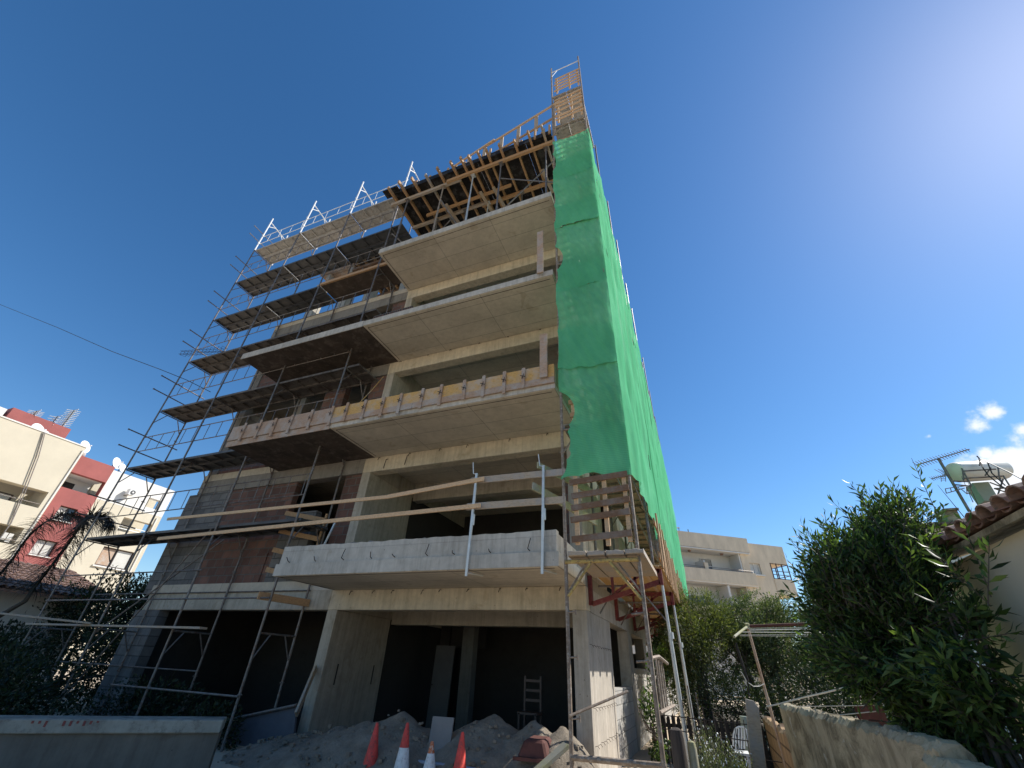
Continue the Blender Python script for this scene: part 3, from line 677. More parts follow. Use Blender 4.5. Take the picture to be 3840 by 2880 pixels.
# small stubs and hooks on front posts
for z in (2.33, 1.75, 1.05, .45):
    part(MB().tube((XS0+.02, 7.08, z), (XS0+.13, 7.1, z+.01), .012, 6).tube((XS0+.13, 7.1, z-.03), (XS0+.13, 7.1, z+.04), .012, 6), 'hook', 'steel_rusty', RS)
part(MB().tube((XS0, 7.05, 1.08), (-1.2, 7.6, 1.38), .018, 6), 'loose_tube', 'steel_rusty', RS)
for z in (2.33, 1.75): part(MB().tube((XS1-.2, 7.1, z-.02), (XS1, 7.1, z), .016, 6), 'hook', 'steel_rusty', RS)
for z in range(5, 20, 2): part(MB().tube((XS0-.05, 7.08, z*1.2-1), (XS0+.05, 7.08, z*1.2-1), .014, 5), 'coupler', 'steel_rusty', RS)
g_ = MB().path([(XS1, 7.12, 1.78), (XS1+.05, 7.7, 1.82), (XS1+.09, 8.6, 1.75)], .024, 6).tube((XS1+.02, 7.2, 1.18), (XS1+.09, 8.7, 1.2), .026, 6)
for i in range(4): g_.tube((XS1+.02, 7.45+i*.32, 1.2), (XS1+.03, 7.4+i*.32, 1.8), .014, 5)
part(g_, 'guard_lattice', 'steel_rusty', RS)
for k, z in enumerate(RD):
    if k == 0: continue
    for j in range(len(FY)-1):
        if z > min(tops[j], tops[j+1])-.5 and j: continue
        d = MB()
        for q in range(2):
            x0 = XS0+.03+q*.56; x1 = x0+.53
            d.box(x0, x1, FY[j]-.02, FY[j+1]-.05, z-.012, z).box(x0, x0+.025, FY[j], FY[j+1]-.05, z-.07, z-.012).box(x1-.025, x1, FY[j], FY[j+1]-.05, z-.07, z-.012)
            for s_ in range(4): d.box(x0+.025, x1-.025, FY[j]+.1+s_*.7, FY[j]+.14+s_*.7, z-.06, z-.012)
            if z > 17: 
                for s_ in range(12): d.box(x0+.04, x1-.04, FY[j]+.04+s_*.2, FY[j]+.06+s_*.2, z-.024, z-.012)
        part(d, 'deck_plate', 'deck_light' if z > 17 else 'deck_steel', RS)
for j in range(len(FY)-1):
    for z in RD[1:6]:
        a = MB().tube((XS1+.01, FY[j], z+.6), (XS1+.01, FY[j+1], z+.6), .016, 5).tube((XS1+.01, FY[j], z+1.15), (XS1+.01, FY[j+1], z+1.15), .016, 5)
        part(a, 'guard_rail', 'steel_tube', RS)
# level above brackets: lit lattice rails
lt = MB()
for j in range(1, 5):
    lt.tube((XS1, FY[j], 3.9), (XS1, FY[j+1], 3.9), .016, 5).tube((XS1, FY[j-1], 4.5), (XS1, FY[j+1], 4.5), .016, 5)
    for i in range(8): lt.tube((XS1, FY[j]+i*.31, 3.9), (XS1, FY[j]+i*.31, 4.5), .010, 5)
part(lt, 'guard_lattice', 'steel_tube', RS)
# planks of the lowest deck
for i in range(4):
    x = XS0+.08+i*.30
    tag(rough_top(x, x+.28, 6.98+jit(.03), 8.9, 3.12, 3.185, 6, .012).build('plank', 'timber_old', bevel=.01),
        ['weathered deck plank against the left post above the yellow crossbar', 'weathered deck plank, second from the left above the yellow crossbar',
         'weathered deck plank, third from the left above the yellow crossbar', 'split weathered deck plank against the right post above the yellow crossbar'][i], 'plank', 'weathered planks of the lowest right deck')
# slatted wooden panels
def slat_panel(z0, zs, lb, mt='timber', tilt=0.03, yo=0.0):
    p = thing('slatted_panel', lb, 'panel', (XS0+.1, 7.0, z0), 'slatted wooden panels closing the scaffold front')
    for i, z in enumerate(zs):
        part(MB().bar((XS0+.14+jit(.04), 7.03+yo, z-.01), (XS1-.03+jit(.02), 7.02+yo, z+tilt+jit(.02)), .03, .10), 'slat', mt, p)
    for x in (XS0+.22, XS0+.72, XS1-.09):
        part(MB().bar((x, 7.07+yo, z0+jit(.03)), (x+jit(.02), 7.07+yo, zs[-1]+.12), .07, .04), 'upright', 'timber_new', p)
slat_panel(3.3, [3.40, 3.72, 3.92, 4.13, 4.38], 'brown slatted wooden panel, uncovered, on the lowest deck of the right scaffold', 'timber_dark', .06)
NM = ['first', 'second', 'third', 'fourth', 'fifth']
for i in range(5):
    z = RD[i+1]; slat_panel(z+.1, [z+.25, z+.55, z+.85, z+1.15, z+1.45], 'slatted wooden panel showing faintly through the green netting, %s from the bottom' % NM[i], yo=.13)
slat_panel(17.75, [17.95, 18.2, 18.6, 18.95, 19.2, 19.5], 'uncovered slatted wooden panel just above the top edge of the green netting', 'timber_new')
slat_panel(20.15, [20.32, 20.58, 20.84, 21.1, 21.37], 'topmost slatted wooden panel under the bare top of the scaffold', 'timber_new')

# ------------------------------------------------------------------ wall brackets, props, ply deck on the side
for i, y in enumerate((9.25, 12.2, 15.3, 18.4, 21.5)):
    b_ = thing('wall_bracket', ['nearest', 'second', 'third', 'fourth', 'farthest'][i]+' dark red steel truss bracket on the side wall under the plywood deck', 'bracket', (BX1, y, 2.7), 'dark red truss brackets')
    x0, x1 = BX1+.04, -.64
    mk = lambda p, q, w=.07: MB().bar(p, q, w, w)
    part(mk((x0, y, 3.27), (x1, y, 3.27), .08), 'top_chord', 'oxide_red', b_)
    part(mk((x0, y, 2.68), (x0, y, 3.22), .08), 'wall_post', 'oxide_red', b_)
    part(mk((x0+.02, y, 2.70), (x1-.02, y, 3.08), .08), 'lower_chord', 'oxide_red', b_)
    part(mk((x1, y, 3.02), (x1, y, 3.30), .08), 'end_post', 'oxide_red', b_)
    part(mk((x0+.45, y, 2.88), (x0+.45, y, 3.25), .05).bar((x0+.5, y, 2.9), (x0+1.05, y, 3.24), .045, .045).bar((x0+.9, y, 3.0), (x0+.9, y, 3.25), .045, .045), 'web', 'oxide_red', b_)
    if i < 3:
        p = thing('steel_prop', ['shiny galvanised prop nearest the camera under the red brackets', 'shiny galvanised prop second from the camera under the red brackets', 'shiny galvanised prop farthest back under the red brackets'][i], 'prop', (-.62, y+.02, 0), 'galvanised props under the red brackets')
        part(MB().tube((-.60, y+.03, 0), (-.62, y+.02, 2.2), .035, 12), 'outer_tube', 'galvanised', p, smooth=True)
        part(MB().tube((-.62, y+.02, 2.2), (-.63, y+.02, 3.03), .028, 12), 'inner_tube', 'galvanised', p, smooth=True)
        part(MB().tube((-.605, y+.03, 2.14), (-.605, y+.03, 2.24), .05, 12), 'collar', 'galvanised', p, smooth=True)
pd = thing('plywood_deck', 'long yellow-brown plywood deck carried by the dark red brackets along the side wall', 'deck', (BX1, 9.1, 3.32))
for i in range(9): part(MB().box(BX1+.02, -.58, 9.1+i*2.44, 9.1+i*2.44+2.43, 3.335, 3.36), 'plywood_sheet', 'plywood_osb', pd)
for x in (-1.8, -1.35, -.95, -.66): part(MB().bar((x, 9.0, 3.322), (x, 31, 3.322), .07, .026), 'bearer', 'timber_new', pd)
eb = thing('edge_boarding', 'row of upright boards lit orange along the outer edge of the plywood deck', 'boarding', (-.58, 9.2, 3.36))
for i in range(34):
    y = 9.2+i*.62+jit(.05); part(MB().bar((-.56, y, 3.30), (-.56+jit(.02), y+jit(.05), 4.42+jit(.12)), .03, .12, (0, 1, 0)), 'board', 'timber_new' if i % 3 else 'timber', eb)
part(MB().bar((-.60, 9.1, 3.55), (-.60, 30.5, 3.55), .03, .12), 'rail', 'timber', eb); part(MB().bar((-.60, 9.1, 4.2), (-.60, 30.5, 4.2), .03, .12), 'rail', 'timber', eb)

# ------------------------------------------------------------------ green netting
def grid_mesh(name, fn, nu, nv, m_, holes=()):
    V = np.zeros(((nu+1)*(nv+1), 3))
    k = 0
    for j in range(nv+1):
        for i in range(nu+1):
            V[k] = fn(i/nu, j/nv); k += 1
    i, j = np.meshgrid(np.arange(nu), np.arange(nv)); i = i.ravel(); j = j.ravel(); a = j*(nu+1)+i
    Fq = np.stack([a, a+1, a+nu+2, a+nu+1], 1)
    if len(holes):
        c = V[Fq].mean(1); keep = np.ones(len(Fq), bool)
        for (cy, cz, ry, rz, sk) in holes:
            dy = (c[:, 1]-cy-sk*(c[:, 2]-cz))/ry; dz = (c[:, 2]-cz)/rz; keep &= (dy*dy+dz*dz) > 1
        Fq = Fq[keep]
    return arr_mesh(name, V, Fq, m_, None, smooth=True)
PZ = [(4.45, 6.90), (6.84, 9.30), (9.24, 11.78), (11.72, 14.2), (14.14, 16.52)]
def left_edge(z):
    x = -1.955
    for zc, half, dep in ((5.88, .46, .30), (5.18, .36, .20), (4.75, .25, .12), (10.5, .45, .2), (12.4, .4, .06), (13.2, .35, .05), (7.5, .5, .03), (8.4, .4, .04), (9.8, .3, .06), (11.3, .3, .06), (15.2, .5, .10), (16.1, .35, .07)):
        u = (z-zc)/half
        if abs(u) < 1: x += dep*(1-u*u)**.7
    return x
for k, (a, b_) in enumerate(PZ):
    def fn(u, v, a=a, b_=b_, k=k):
        zz = a+(b_-a)*v
        e = left_edge(zz); x = e+(-.709-e)*u
        z = zz + (.035*math.sin(u*5+k*2)+.02*math.sin(u*17+k))*(1 if v in (0, 1) else .0)
        edge = min(v, 1-v)
        z += .04*math.sin(u*3.0+k)*(1-2*edge)*(.6)
        sag = .03*math.sin(math.pi*u)*math.sin(math.pi*v) + .008*math.sin(u*21+v*7+k) + .02*math.sin(v*9+u*3) + .008*math.sin(u*40+v*31)
        return (x, 7.045 - (.022 if k % 2 else 0) - sag, z)
    o = grid_mesh('safety_net', fn, 36, 60, 'green_net')
    tag(o, ['lowest front panel of green netting, with a deeply curved left edge', 'front panel of green netting second from the bottom', 'middle front panel of green netting on the scaffold tower',
            'front panel of green netting second from the top', 'topmost front panel of green netting under the bare scaffold top'][k], 'netting', 'green netting on the scaffold front')
    LOC[o.name] = (0, 0, 0)
    def f2(u, v, a=a, b_=b_, k=k, fn=fn):
        vv = .02+(.40+.05*math.sin(k*2.1)+.03*math.sin(u*4+k))*v; x, y, z = fn(u*.985+.005, vv)
        return (x, y+.018+.012*math.sin(u*9+v*4+k)*math.sin(math.pi*v), z)
    g2 = grid_mesh('overlap', f2, 30, 24, 'green_net'); g2.parent = o
YS = [(7.05, 12.4), (12.3, 18.4), (18.3, 24.6), (24.5, 31.4)]
for k, (a, b_) in enumerate(YS):
    rr = random.Random(40+k)
    def fs(u, v, a=a, b_=b_, k=k):
        Y = a+(b_-a)*u
        zb = 4.42 + .10*abs(math.sin((Y-7.05)*.9))+ .012*(Y-7) - (.25 if 9 < Y < 12 else 0)*math.sin((Y-9)/3*math.pi)
        zt = 16.45 - .125*(Y-7) - .34*abs(math.sin((Y-7.05)*math.pi/2.5))**1.5
        if Y < 7.6: zt = 16.5
        z = zb+(zt-zb)*v
        fold = .030*math.sin(Y*2.6+z*.22) + .022*math.sin(Y*5.3-z*.35+k) + .012*math.sin(z*1.6+Y*.7) + .012*math.sin(Y*13+z*.6)
        w = min(1, (Y-7.05)*1.6)
        return (-.715 + w*(.035+fold) + .03*w*math.sin(v*math.pi*5)**2, Y, z)
    hl = [(rr.uniform(a+.4, b_-.4), rr.uniform(5.2, 15.2), rr.uniform(.05, .11), rr.uniform(.10, .28), rr.uniform(-.25, .1)) for _ in range(11)]
    o = grid_mesh('safety_net', fs, 110, 150, 'green_net', hl)
    tag(o, ['bright sunlit green netting on the scaffold side, the length nearest the camera', 'bright sunlit green side netting, second length from the camera', 'bright sunlit green side netting, third length from the camera',
            'bright sunlit green side netting, length at the far end of the block'][k], 'netting', 'green netting on the scaffold side')

# ------------------------------------------------------------------ railing of the lowest balcony
for px, lb in ((-3.70, 'galvanised clamp post in the middle of the lowest balcony front'), (-2.31, 'galvanised clamp post near the right end of the lowest balcony front')):
    p = thing('guard_post', lb, 'guard post', (px, 7.06, 2.9), 'galvanised clamp posts on the lowest balcony')
    part(MB().bar((px-.01, 7.055, 2.88), (px+.02, 7.04, 4.76), .045, .03, (0, 1, 0)), 'post', 'galvanised', p)
    part(MB().path([(px+.02, 7.03, 4.74), (px-.05, 7.03, 4.76), (px-.08, 7.03, 5.0)], .010, 5), 'hook', 'steel_white', p)
    part(MB().path([(px, 7.08, 2.94), (px+.06, 7.3, 2.95), (px+.1, 7.5, 2.96)], .018, 5).box(px+.03, px+.055, 7.03, 7.06, 3.75, 3.95), 'clamp', 'galvanised', p)
plank('guard_board', (-13.6, 7.5, 4.68), (-5.62, 7.05, 4.47), .035, .075, 'timber_new', 'upper guard board, long and orange, running left from the middle of the lowest balcony', 'guard board')
plank('guard_board', (-5.72, 7.02, 4.46), (-3.50, 7.02, 4.62), .035, .085, 'timber_new', 'upper orange guard board ending at the middle clamp post', 'guard board')
plank('guard_board', (-13.6, 7.5, 4.14), (-3.52, 7.0, 4.09), .035, .085, 'timber_new', 'lower guard board, orange, ending at the middle clamp post', 'guard board')
plank('guard_board', (-3.83, 7.10, 4.64), (-1.88, 7.09, 4.61), .035, .13, 'timber_old', 'upper grey guard board between the two clamp posts and the scaffold', 'guard board')
plank('guard_board', (-3.86, 7.10, 4.12), (-1.90, 7.09, 4.09), .035, .13, 'timber_old', 'lower grey guard board between the two clamp posts and the scaffold', 'guard board')
plank('guard_board', (-2.42, 7.07, 4.80), (-1.72, 8.9, 4.80), .04, .13, 'timber_mossy', 'upper mossy board turning back along the right end of the lowest balcony', 'guard board')
plank('guard_board', (-2.48, 6.98, 4.36), (-1.72, 8.9, 4.18), .04, .15, 'timber_mossy', 'lower mossy board turning back along the right end of the lowest balcony', 'guard board')
lv = thing('louvre_frame', 'small wooden frame of slanted brown slats leaning in the opening left of the brick pier', 'frame', (-9.6, 8.6, 3.3))
for i in range(4): part(MB().bar((-10.6, 8.75, 5.0-i*.5), (-9.15, 8.85, 4.72-i*.5), .04, .12), 'slat', 'timber', lv)
part(MB().bar((-9.2, 8.86, 3.26), (-9.15, 8.86, 4.9), .06, .04), 'upright', 'timber', lv)
for (x, y, z, lb) in ((-7.2, 8.6, 3.26, 'thin'), ):
    pass
plank('batten', (-9.0, 8.7, 3.26), (-8.75, 8.85, 4.7), .04, .04, 'steel_white', 'pale thin batten leaning by the red brick beside the lowest balcony opening', 'batten')
ho = MB().path([(-8.38, 7.6, 6.66), (-8.42, 7.9, 7.4), (-8.40, 8.5, 8.6), (-8.45, 8.9, 9.4)], .014, 5).build('yellow_hose', 'shutter_yellow'); tag(ho, 'thin yellow hose hanging down the pier left of the shutter boards', 'hose')
sc_ = rough_top(-6.9, -4.9, 7.4, 7.9, 3.3, 3.66, 30, .03).build('plastic_sheet', 'board_grey'); tag(sc_, 'crumpled pale sheet lying on the lowest balcony behind its parapet', 'sheet')

# ================================================================== GROUND FLOOR CONTENTS
def mound(name, peaks, x0, x1, y0, y1, lb, n=90, seed=0):
    xs = np.linspace(x0, x1, n); ys = np.linspace(y0, y1, n//2); X, Y = np.meshgrid(xs, ys); Z = np.zeros_like(X)
    for (px, py, h, rx, ry) in peaks: Z = np.maximum(Z, h*np.clip(1-np.sqrt(((X-px)/rx)**2+((Y-py)/ry)**2), 0, 1)**.75)
    P = np.stack([X.ravel(), Y.ravel(), Z.ravel()], 1)
    nn = vnoise(P, 2.3, seed)*.06+vnoise(P, 6, seed+1)*.03+vnoise(P, 14, seed+2)*.014+RNG.normal(size=len(P))*.006
    P[:, 2] += nn*np.clip(P[:, 2]*4, 0, 1) - .02
    i, j = np.meshgrid(np.arange(n-1), np.arange(n//2-1)); a = (j*n+i).ravel()
    o = arr_mesh(name, P, np.stack([a, a+1, a+n+1, a+n], 1), 'sand', None, smooth=True); return tag(o, lb, 'sand heap', 'heaps of sand before the ground floor')
mound('sand_heap', [(-5.4, 8.25, .88, 1.9, 1.2), (-6.6, 8.2, .62, 1.6, 1.2), (-7.5, 8.3, .42, 1.6, 1.1), (-6.0, 8.2, .72, 1.4, 1.1)], -9.4, -3.6, 7.1, 10, 'long pale sand heap at the left, behind the traffic cones', seed=1)
mound('sand_heap', [(-3.7, 8.5, .98, 1.5, 1.3), (-2.9, 8.4, .90, 1.5, 1.2), (-2.4, 8.3, .92, .8, 1.1)], -4.9, -1.75, 7.3, 10, 'pale sand heap at the right, between the upright grey board and the corner pier', seed=5)
rub = MB(); rr0 = random.Random(5)
for i in range(260):
    x = rr0.uniform(-8.6, -2.0); y = rr0.uniform(7.2, 8.3); h0 = 0
    for (px, py, h, rx, ry) in [(-5.4, 8.25, .88, 1.9, 1.2), (-6.6, 8.2, .62, 1.6, 1.2), (-7.5, 8.3, .42, 1.6, 1.1), (-6.0, 8.2, .72, 1.4, 1.1), (-3.7, 8.5, .98, 1.5, 1.3), (-2.9, 8.4, .90, 1.5, 1.2), (-2.4, 8.3, .92, .8, 1.1)]:
        h0 = max(h0, h*max(0, 1-math.hypot((x-px)/rx, (y-py)/ry))**.75)
    q = rr0.uniform(.008, .035); c_ = Vector((x, y, h0+q*.3)); vs = []
    for dx in (-1, 1):
        for dy in (-1, 1):
            for dz in (-1, 1): vs.append(c_+Vector((dx*q*rr0.uniform(.5, 1.2), dy*q*rr0.uniform(.5, 1.2), dz*q*rr0.uniform(.4, .9))))
    rub.add(vs, [(0, 1, 3, 2), (4, 6, 7, 5), (0, 4, 5, 1), (2, 3, 7, 6), (0, 2, 6, 4), (1, 5, 7, 3)])
o = rub.build('rubble', 'sand'); o['kind'] = 'stuff'; tag(o, 'small stones and lumps scattered over the sand heaps', 'rubble')
o = MB().bar((-4.35, 7.85, .2), (-4.36, 7.95, .86), .40, .03, (0, 1, 0)).build('cement_board', 'board_grey', bevel=.003); tag(o, 'grey cement board standing upright between the two sand heaps', 'board')
def cone(x, y, h, mats, lb, dirty=False):
    t_ = thing('traffic_cone', lb, 'traffic cone', (x, y, 0), 'traffic cones by the sand')
    r0, r1 = .155, .024
    def rr(z): return r0+(r1-r0)*z/h
    segs = mats
    for (a, b_, mm, nm) in segs:
        part(MB().lathe([(rr(a*h), a*h+.03), (rr(b_*h), b_*h+.03)] + ([(rr(h)*.7, h+.045)] if b_ == 1 else []), (x, y, 0), n=24), nm, mm, t_, smooth=True)
    part(MB().box(x-.2, x+.2, y-.2, y+.2, 0, .03), 'base', 'cone_red', t_)
c1p = at(1415, 2711, 7.4); c2p = at(1529, 2711, 7.4); c3p = at(1621, 2781, 7.4); c4p = at(1735, 2746, 7.2)
cone(c1p.x, 7.4, c1p.z-.04, [(0, 1, 'cone_red', 'body')], 'plain red traffic cone farthest left')
cone(c2p.x, 7.4, c2p.z-.04, [(0, .25, 'cone_red', 'body'), (.25, .62, 'cone_white', 'sleeve'), (.62, 1, 'cone_red', 'tip')], 'red traffic cone with a broad white band')
cone(c3p.x, 7.4, c3p.z-.04, [(0, .78, 'cone_white', 'body'), (.78, 1, 'cone_orange', 'tip')], 'small scuffed faded orange and white traffic cone')
cone(c4p.x, 7.2, c4p.z-.04, [(0, 1, 'cone_red', 'body')], 'plain red traffic cone farthest right')
for i in range(6):
    a = at(1465+i*5, 2842+i*9, 7.65); b_ = at(1790-i*12, 2886+i*5, 7.55)
    o = MB().tube(a+Vector((0, i*.03, 0)), b_+Vector((0, i*.03, 0)), .024, 10).build('plastic_pipe', 'pvc_grey', smooth=True)
    tag(o, 'blue-grey plastic pipe, %s in the bundle lying behind the cones' % ['topmost', 'second from the top', 'third from the top', 'fourth from the top', 'fifth from the top', 'lowest'][i], 'pipe', 'bundle of blue-grey pipes')
t_ = thing('rusty_tub', 'upturned dark red rusty tub lying on the right sand heap', 'tub', (-2.62, 7.75, .5))
part(MB().prism([(-2.90, 7.6, .50), (-2.42, 7.6, .50), (-2.50, 7.65, .72), (-2.80, 7.65, .72)], (0, .4, .02)), 'shell', 'tub_rust', t_, bevel=.03)
part(MB().bar((-2.94, 7.59, .50), (-2.38, 7.59, .51), .05, .04), 'rim', 'tub_rust', t_)
plank('plank', (-2.12, 7.55, .72), (-2.62, 7.15, .32), .20, .05, 'timber_mossy', 'pale plank sloping down beside the rusty scaffold leg at the sand')
# door leaf, inner column and inner wall
part(MB().box(-6.55, -6.2, 12.6, 12.9, 0, 2.98), 'column', 'old_render', bld)
part(MB().box(-7.7, -6.5, 14.0, 14.15, 2.05, 2.98).box(-8.1, -7.75, 14.0, 14.15, 0, 2.98), 'partition_wall', 'room_gloom', bld)
d = thing('door_leaf', 'pale door leaf leaning open in the dark ground floor', 'door', (-7.6, 13, .4))
part(MB().bar((-7.35, 13.0, .0), (-7.35, 13.1, 2.06), .62, .05, (0, 1, 0)), 'panel', 'door_panel', d)
part(MB().path([(-7.62, 12.97, 1.1), (-7.62, 12.88, 1.1), (-7.52, 12.87, 1.1)], .012, 5), 'handle', 'rebar', d)
ch = thing('chair', 'dark ladder-back chair standing in the gloom of the ground floor', 'chair', (-3.9, 11.0, .3))
for x in (-4.1, -3.72):
    part(MB().bar((x, 11.2, .2), (x, 11.2, 1.45), .04, .04), 'leg', 'frame_brown', ch); part(MB().bar((x, 10.85, .2), (x, 10.85, .78), .04, .04), 'leg', 'frame_brown', ch)
part(MB().box(-4.14, -3.68, 10.83, 11.22, .76, .80), 'seat', 'frame_brown', ch)
for z in (1.0, 1.18, 1.36): part(MB().bar((-4.1, 11.2, z), (-3.72, 11.2, z), .03, .05), 'back_slat', 'frame_brown', ch)
# sheet and low wall at the left bottom
o = MB().prism([at(852, 2704, 8.7), at(1112, 2648, 8.7), at(1098, 2780, 8.7), at(1020, 2900, 8.7), at(850, 2920, 8.7)], (0, .05, 0)).build('metal_sheet', 'sheet_dark'); tag(o, 'dark grey sheet panel leaning left of the concrete pier', 'sheet')
o = MB().tube(at(852, 2700, 8.66), at(1114, 2644, 8.66), .03).build('rail_tube', 'steel_tube'); tag(o, 'pale tube along the top edge of the dark sheet panel', 'tube')
plank('plank', at(1110, 2680, 8.5), at(1185, 2500, 8.95), .05, .16, 'timber_old', 'plank leaning against the left side of the concrete pier')
W0, W1 = Vector((-7.08, 6.0, 0)), Vector((-12.2, .9, 0)); dd = (W1-W0).normalized(); nn = Vector((dd.y, -dd.x, 0))
lw = thing('concrete_trough', 'low pale concrete wall with a thick chipped lip in the bottom left corner', 'wall', W0)
if nn.y > 0: nn = -nn
def wallpoly(off0, off1, z0, z1, mb):
    a, b_ = W0+nn*off0, W1+nn*off0; c, e = W0+nn*off1, W1+nn*off1
    return mb.add([(a.x,a.y,z0),(b_.x,b_.y,z0),(e.x,e.y,z0),(c.x,c.y,z0),(a.x,a.y,z1),(b_.x,b_.y,z1),(e.x,e.y,z1),(c.x,c.y,z1)], [(0,3,2,1),(4,5,6,7),(0,1,5,4),(1,2,6,5),(2,3,7,6),(3,0,4,7)])
part(wallpoly(0, -.35, 0, .60, MB()), 'wall', 'old_render', lw)
part(wallpoly(.05, -.42, .603, .76, MB()), 'lip', 'lip_pale', lw, bevel=.012)
mk = MB()
for i in range(9):
    p = W0+dd*(1.55+i*.075+(.12 if i > 5 else 0)); a = p+nn*.052
    mk.bar((a.x, a.y, .742), (a.x+jit(.01), a.y, .695+jit(.02)), .028, .004, (nn.x, nn.y, 0))
part(mk, 'paint_mark', 'paint_red', lw)

# ================================================================== OVERHEAD CABLE
pts = [at(-300, 1060, 5), at(0, 1142, 5.4), at(215, 1228, 6.0), at(420, 1318, 6.8), at(600, 1385, 7.4), at(700, 1425, 8.0), at(790, 1470, 8.9)]
o = MB().path(pts, .013, 6).build('overhead_cable', 'cable_black'); tag(o, 'black overhead cable crossing the sky from the left edge to the scaffold', 'cable')

# ================================================================== NEIGHBOURS, LEFT
def cells(us, vs, hole):
    for i in range(len(us)-1):
        for j in range(len(vs)-1):
            cu, cv = (us[i]+us[i+1])/2, (vs[j]+vs[j+1])/2
            if not any(h[0] < cu < h[1] and h[2] < cv < h[3] for h in hole): yield us[i], us[i+1], vs[j], vs[j+1]
def wall_frame(fn, u0, u1, z0, z1, holes, o0, o1, mb=None):
    "wall slab between outward offsets o0 (back) and o1 (face) with rectangular openings; fn(u, out, z) -> world"
    mb = mb or MB()
    us = sorted({u0, u1, *[h[0] for h in holes], *[h[1] for h in holes]}); vs = sorted({z0, z1, *[h[2] for h in holes], *[h[3] for h in holes]})
    us = [u for u in us if u0 <= u <= u1]; vs = [v for v in vs if z0 <= v <= z1]
    full = {(round(a, 4), round(c, 4)) for a, b_, c, e in cells(us, vs, holes)}
    idx = {}
    def V(u, o, z):
        k = (round(u, 4), o, round(z, 4))
        if k not in idx: idx[k] = len(mb.v); mb.v.append(tuple(fn(u, o, z)))
        return idx[k]
    for i in range(len(us)-1):
        for j in range(len(vs)-1):
            if (round(us[i], 4), round(vs[j], 4)) not in full: continue
            a, b_, c, e = us[i], us[i+1], vs[j], vs[j+1]
            mb.f.append((V(a, o1, c), V(b_, o1, c), V(b_, o1, e), V(a, o1, e)))
            mb.f.append((V(a, o0, c), V(a, o0, e), V(b_, o0, e), V(b_, o0, c)))
            def has(ii, jj): return 0 <= ii < len(us)-1 and 0 <= jj < len(vs)-1 and (round(us[ii], 4), round(vs[jj], 4)) in full
            if not has(i-1, j): mb.f.append((V(a, o0, c), V(a, o1, c), V(a, o1, e), V(a, o0, e)))
            if not has(i+1, j): mb.f.append((V(b_, o1, c), V(b_, o0, c), V(b_, o0, e), V(b_, o1, e)))
            if not has(i, j-1): mb.f.append((V(a, o1, c), V(a, o0, c), V(b_, o0, c), V(b_, o1, c)))
            if not has(i, j+1): mb.f.append((V(a, o0, e), V(a, o1, e), V(b_, o1, e), V(b_, o0, e)))
    return mb
S8 = 1.8
def C(u, o, z): return (-54+o, u*S8, 1.6+(z-1.6)*S8)
def cbox(u0, u1, o0, o1, z0, z1, mb=None): return wall_frame(C, u0, u1, z0, z1, [], o0, o1, mb)
cb = thing('apartment_building', 'cream and red rendered apartment block standing in full sun at the far left', 'building', (-54, 10, 0))
lg = [(4.0, 10.5, 7.2, 8.0), (4.0, 10.5, 5.45, 6.22), (4.0, 10.5, 3.7, 4.45)]
part(wall_frame(C, -8, 10.8, .7, 10.6, lg, -.5, .5), 'wall', 'cream_render', cb)
part(cbox(-8, 10.8, -2.4, -2.2, .7, 10.4), 'recess_wall', 'cream_render', cb)
for h in lg: part(cbox(h[0]-.2, h[1]+.2, -2.2, .45, h[2]-.14, h[2]-.004), 'loggia_floor', 'cream_render', cb)
part(cbox(10.5, 10.75, -2.2, -.51, 3.0, 8.2), 'recess_wall', 'cream_render', cb)
for z in (7.25, 5.5):
    w = part(cbox(7.2, 9.85, -2.19, -2.05, z-.02, z+.52), 'window', 'frame_brown', cb)
    part(cbox(7.3, 8.0, -2.04, -2.02, z+.05, z+.46).add([], []), 'pane', 'blind', w); part(cbox(8.1, 8.75, -2.04, -2.02, z+.05, z+.46), 'pane', 'window_glass', w); part(cbox(8.85, 9.75, -2.04, -2.02, z+.05, z+.46), 'pane', 'blind', w)
    part(MB().tube(C(4, .45, z+.13), C(10.5, .45, z+.13), .03, 6), 'handrail', 'steel_tube', cb)
redh = [(10.8, 12.6, 8.5, 9.32), (11.38, 12.16, 6.97, 7.65), (11.34, 12.18, 5.26, 5.97)]
part(wall_frame(C, 10.803, 12.62, .7, 10.25, redh, -.7, -.1), 'wall', 'red_render', cb)
part(cbox(10.81, 12.6, -2.6, -2.5, 8.3, 9.4), 'recess_wall', 'white_render', cb)
part(cbox(10.81, 12.61, -2.5, -.71, 9.325, 9.5), 'balcony_soffit', 'white_render', cb); part(cbox(10.81, 12.61, -2.5, -.71, 8.38, 8.495), 'balcony_floor', 'white_render', cb)
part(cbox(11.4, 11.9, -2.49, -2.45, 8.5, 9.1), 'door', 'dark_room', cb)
for (a, b_, c, e) in redh[1:]:
    w = part(wall_frame(C, a+.002, b_-.002, c+.002, e-.002, [(a+.04, a+.40, c+.04, e-.04), (a+.44, b_-.04, c+.04, e-.04)], -.45, -.35), 'window', 'frame_brown', cb)
    part(cbox(a+.04, a+.40, -.42, -.40, c+.04, e-.04), 'pane', 'blind', w); part(cbox(a+.44, b_-.04, -.42, -.40, c+.04, e-.04), 'pane', 'window_glass' if c > 6 else 'blind', w)
    part(cbox(a-.03, b_+.03, -.1, .02, c-.06, c-.01), 'sill', 'white_render', w)
whh = [(15.05, 15.85, 8.75, 9.3), (14.35, 16.0, 7.15, 7.9), (14.18, 15.82, 5.3, 6.25)]
part(wall_frame(C, 12.63, 16.25, 8.42, 10.1, whh[:1], -.9, -.2), 'wall', 'white_render', cb)
part(wall_frame(C, 12.63, 16.25, .7, 8.415, whh[1:], -.9, -.2), 'wall', 'cream_render', cb)
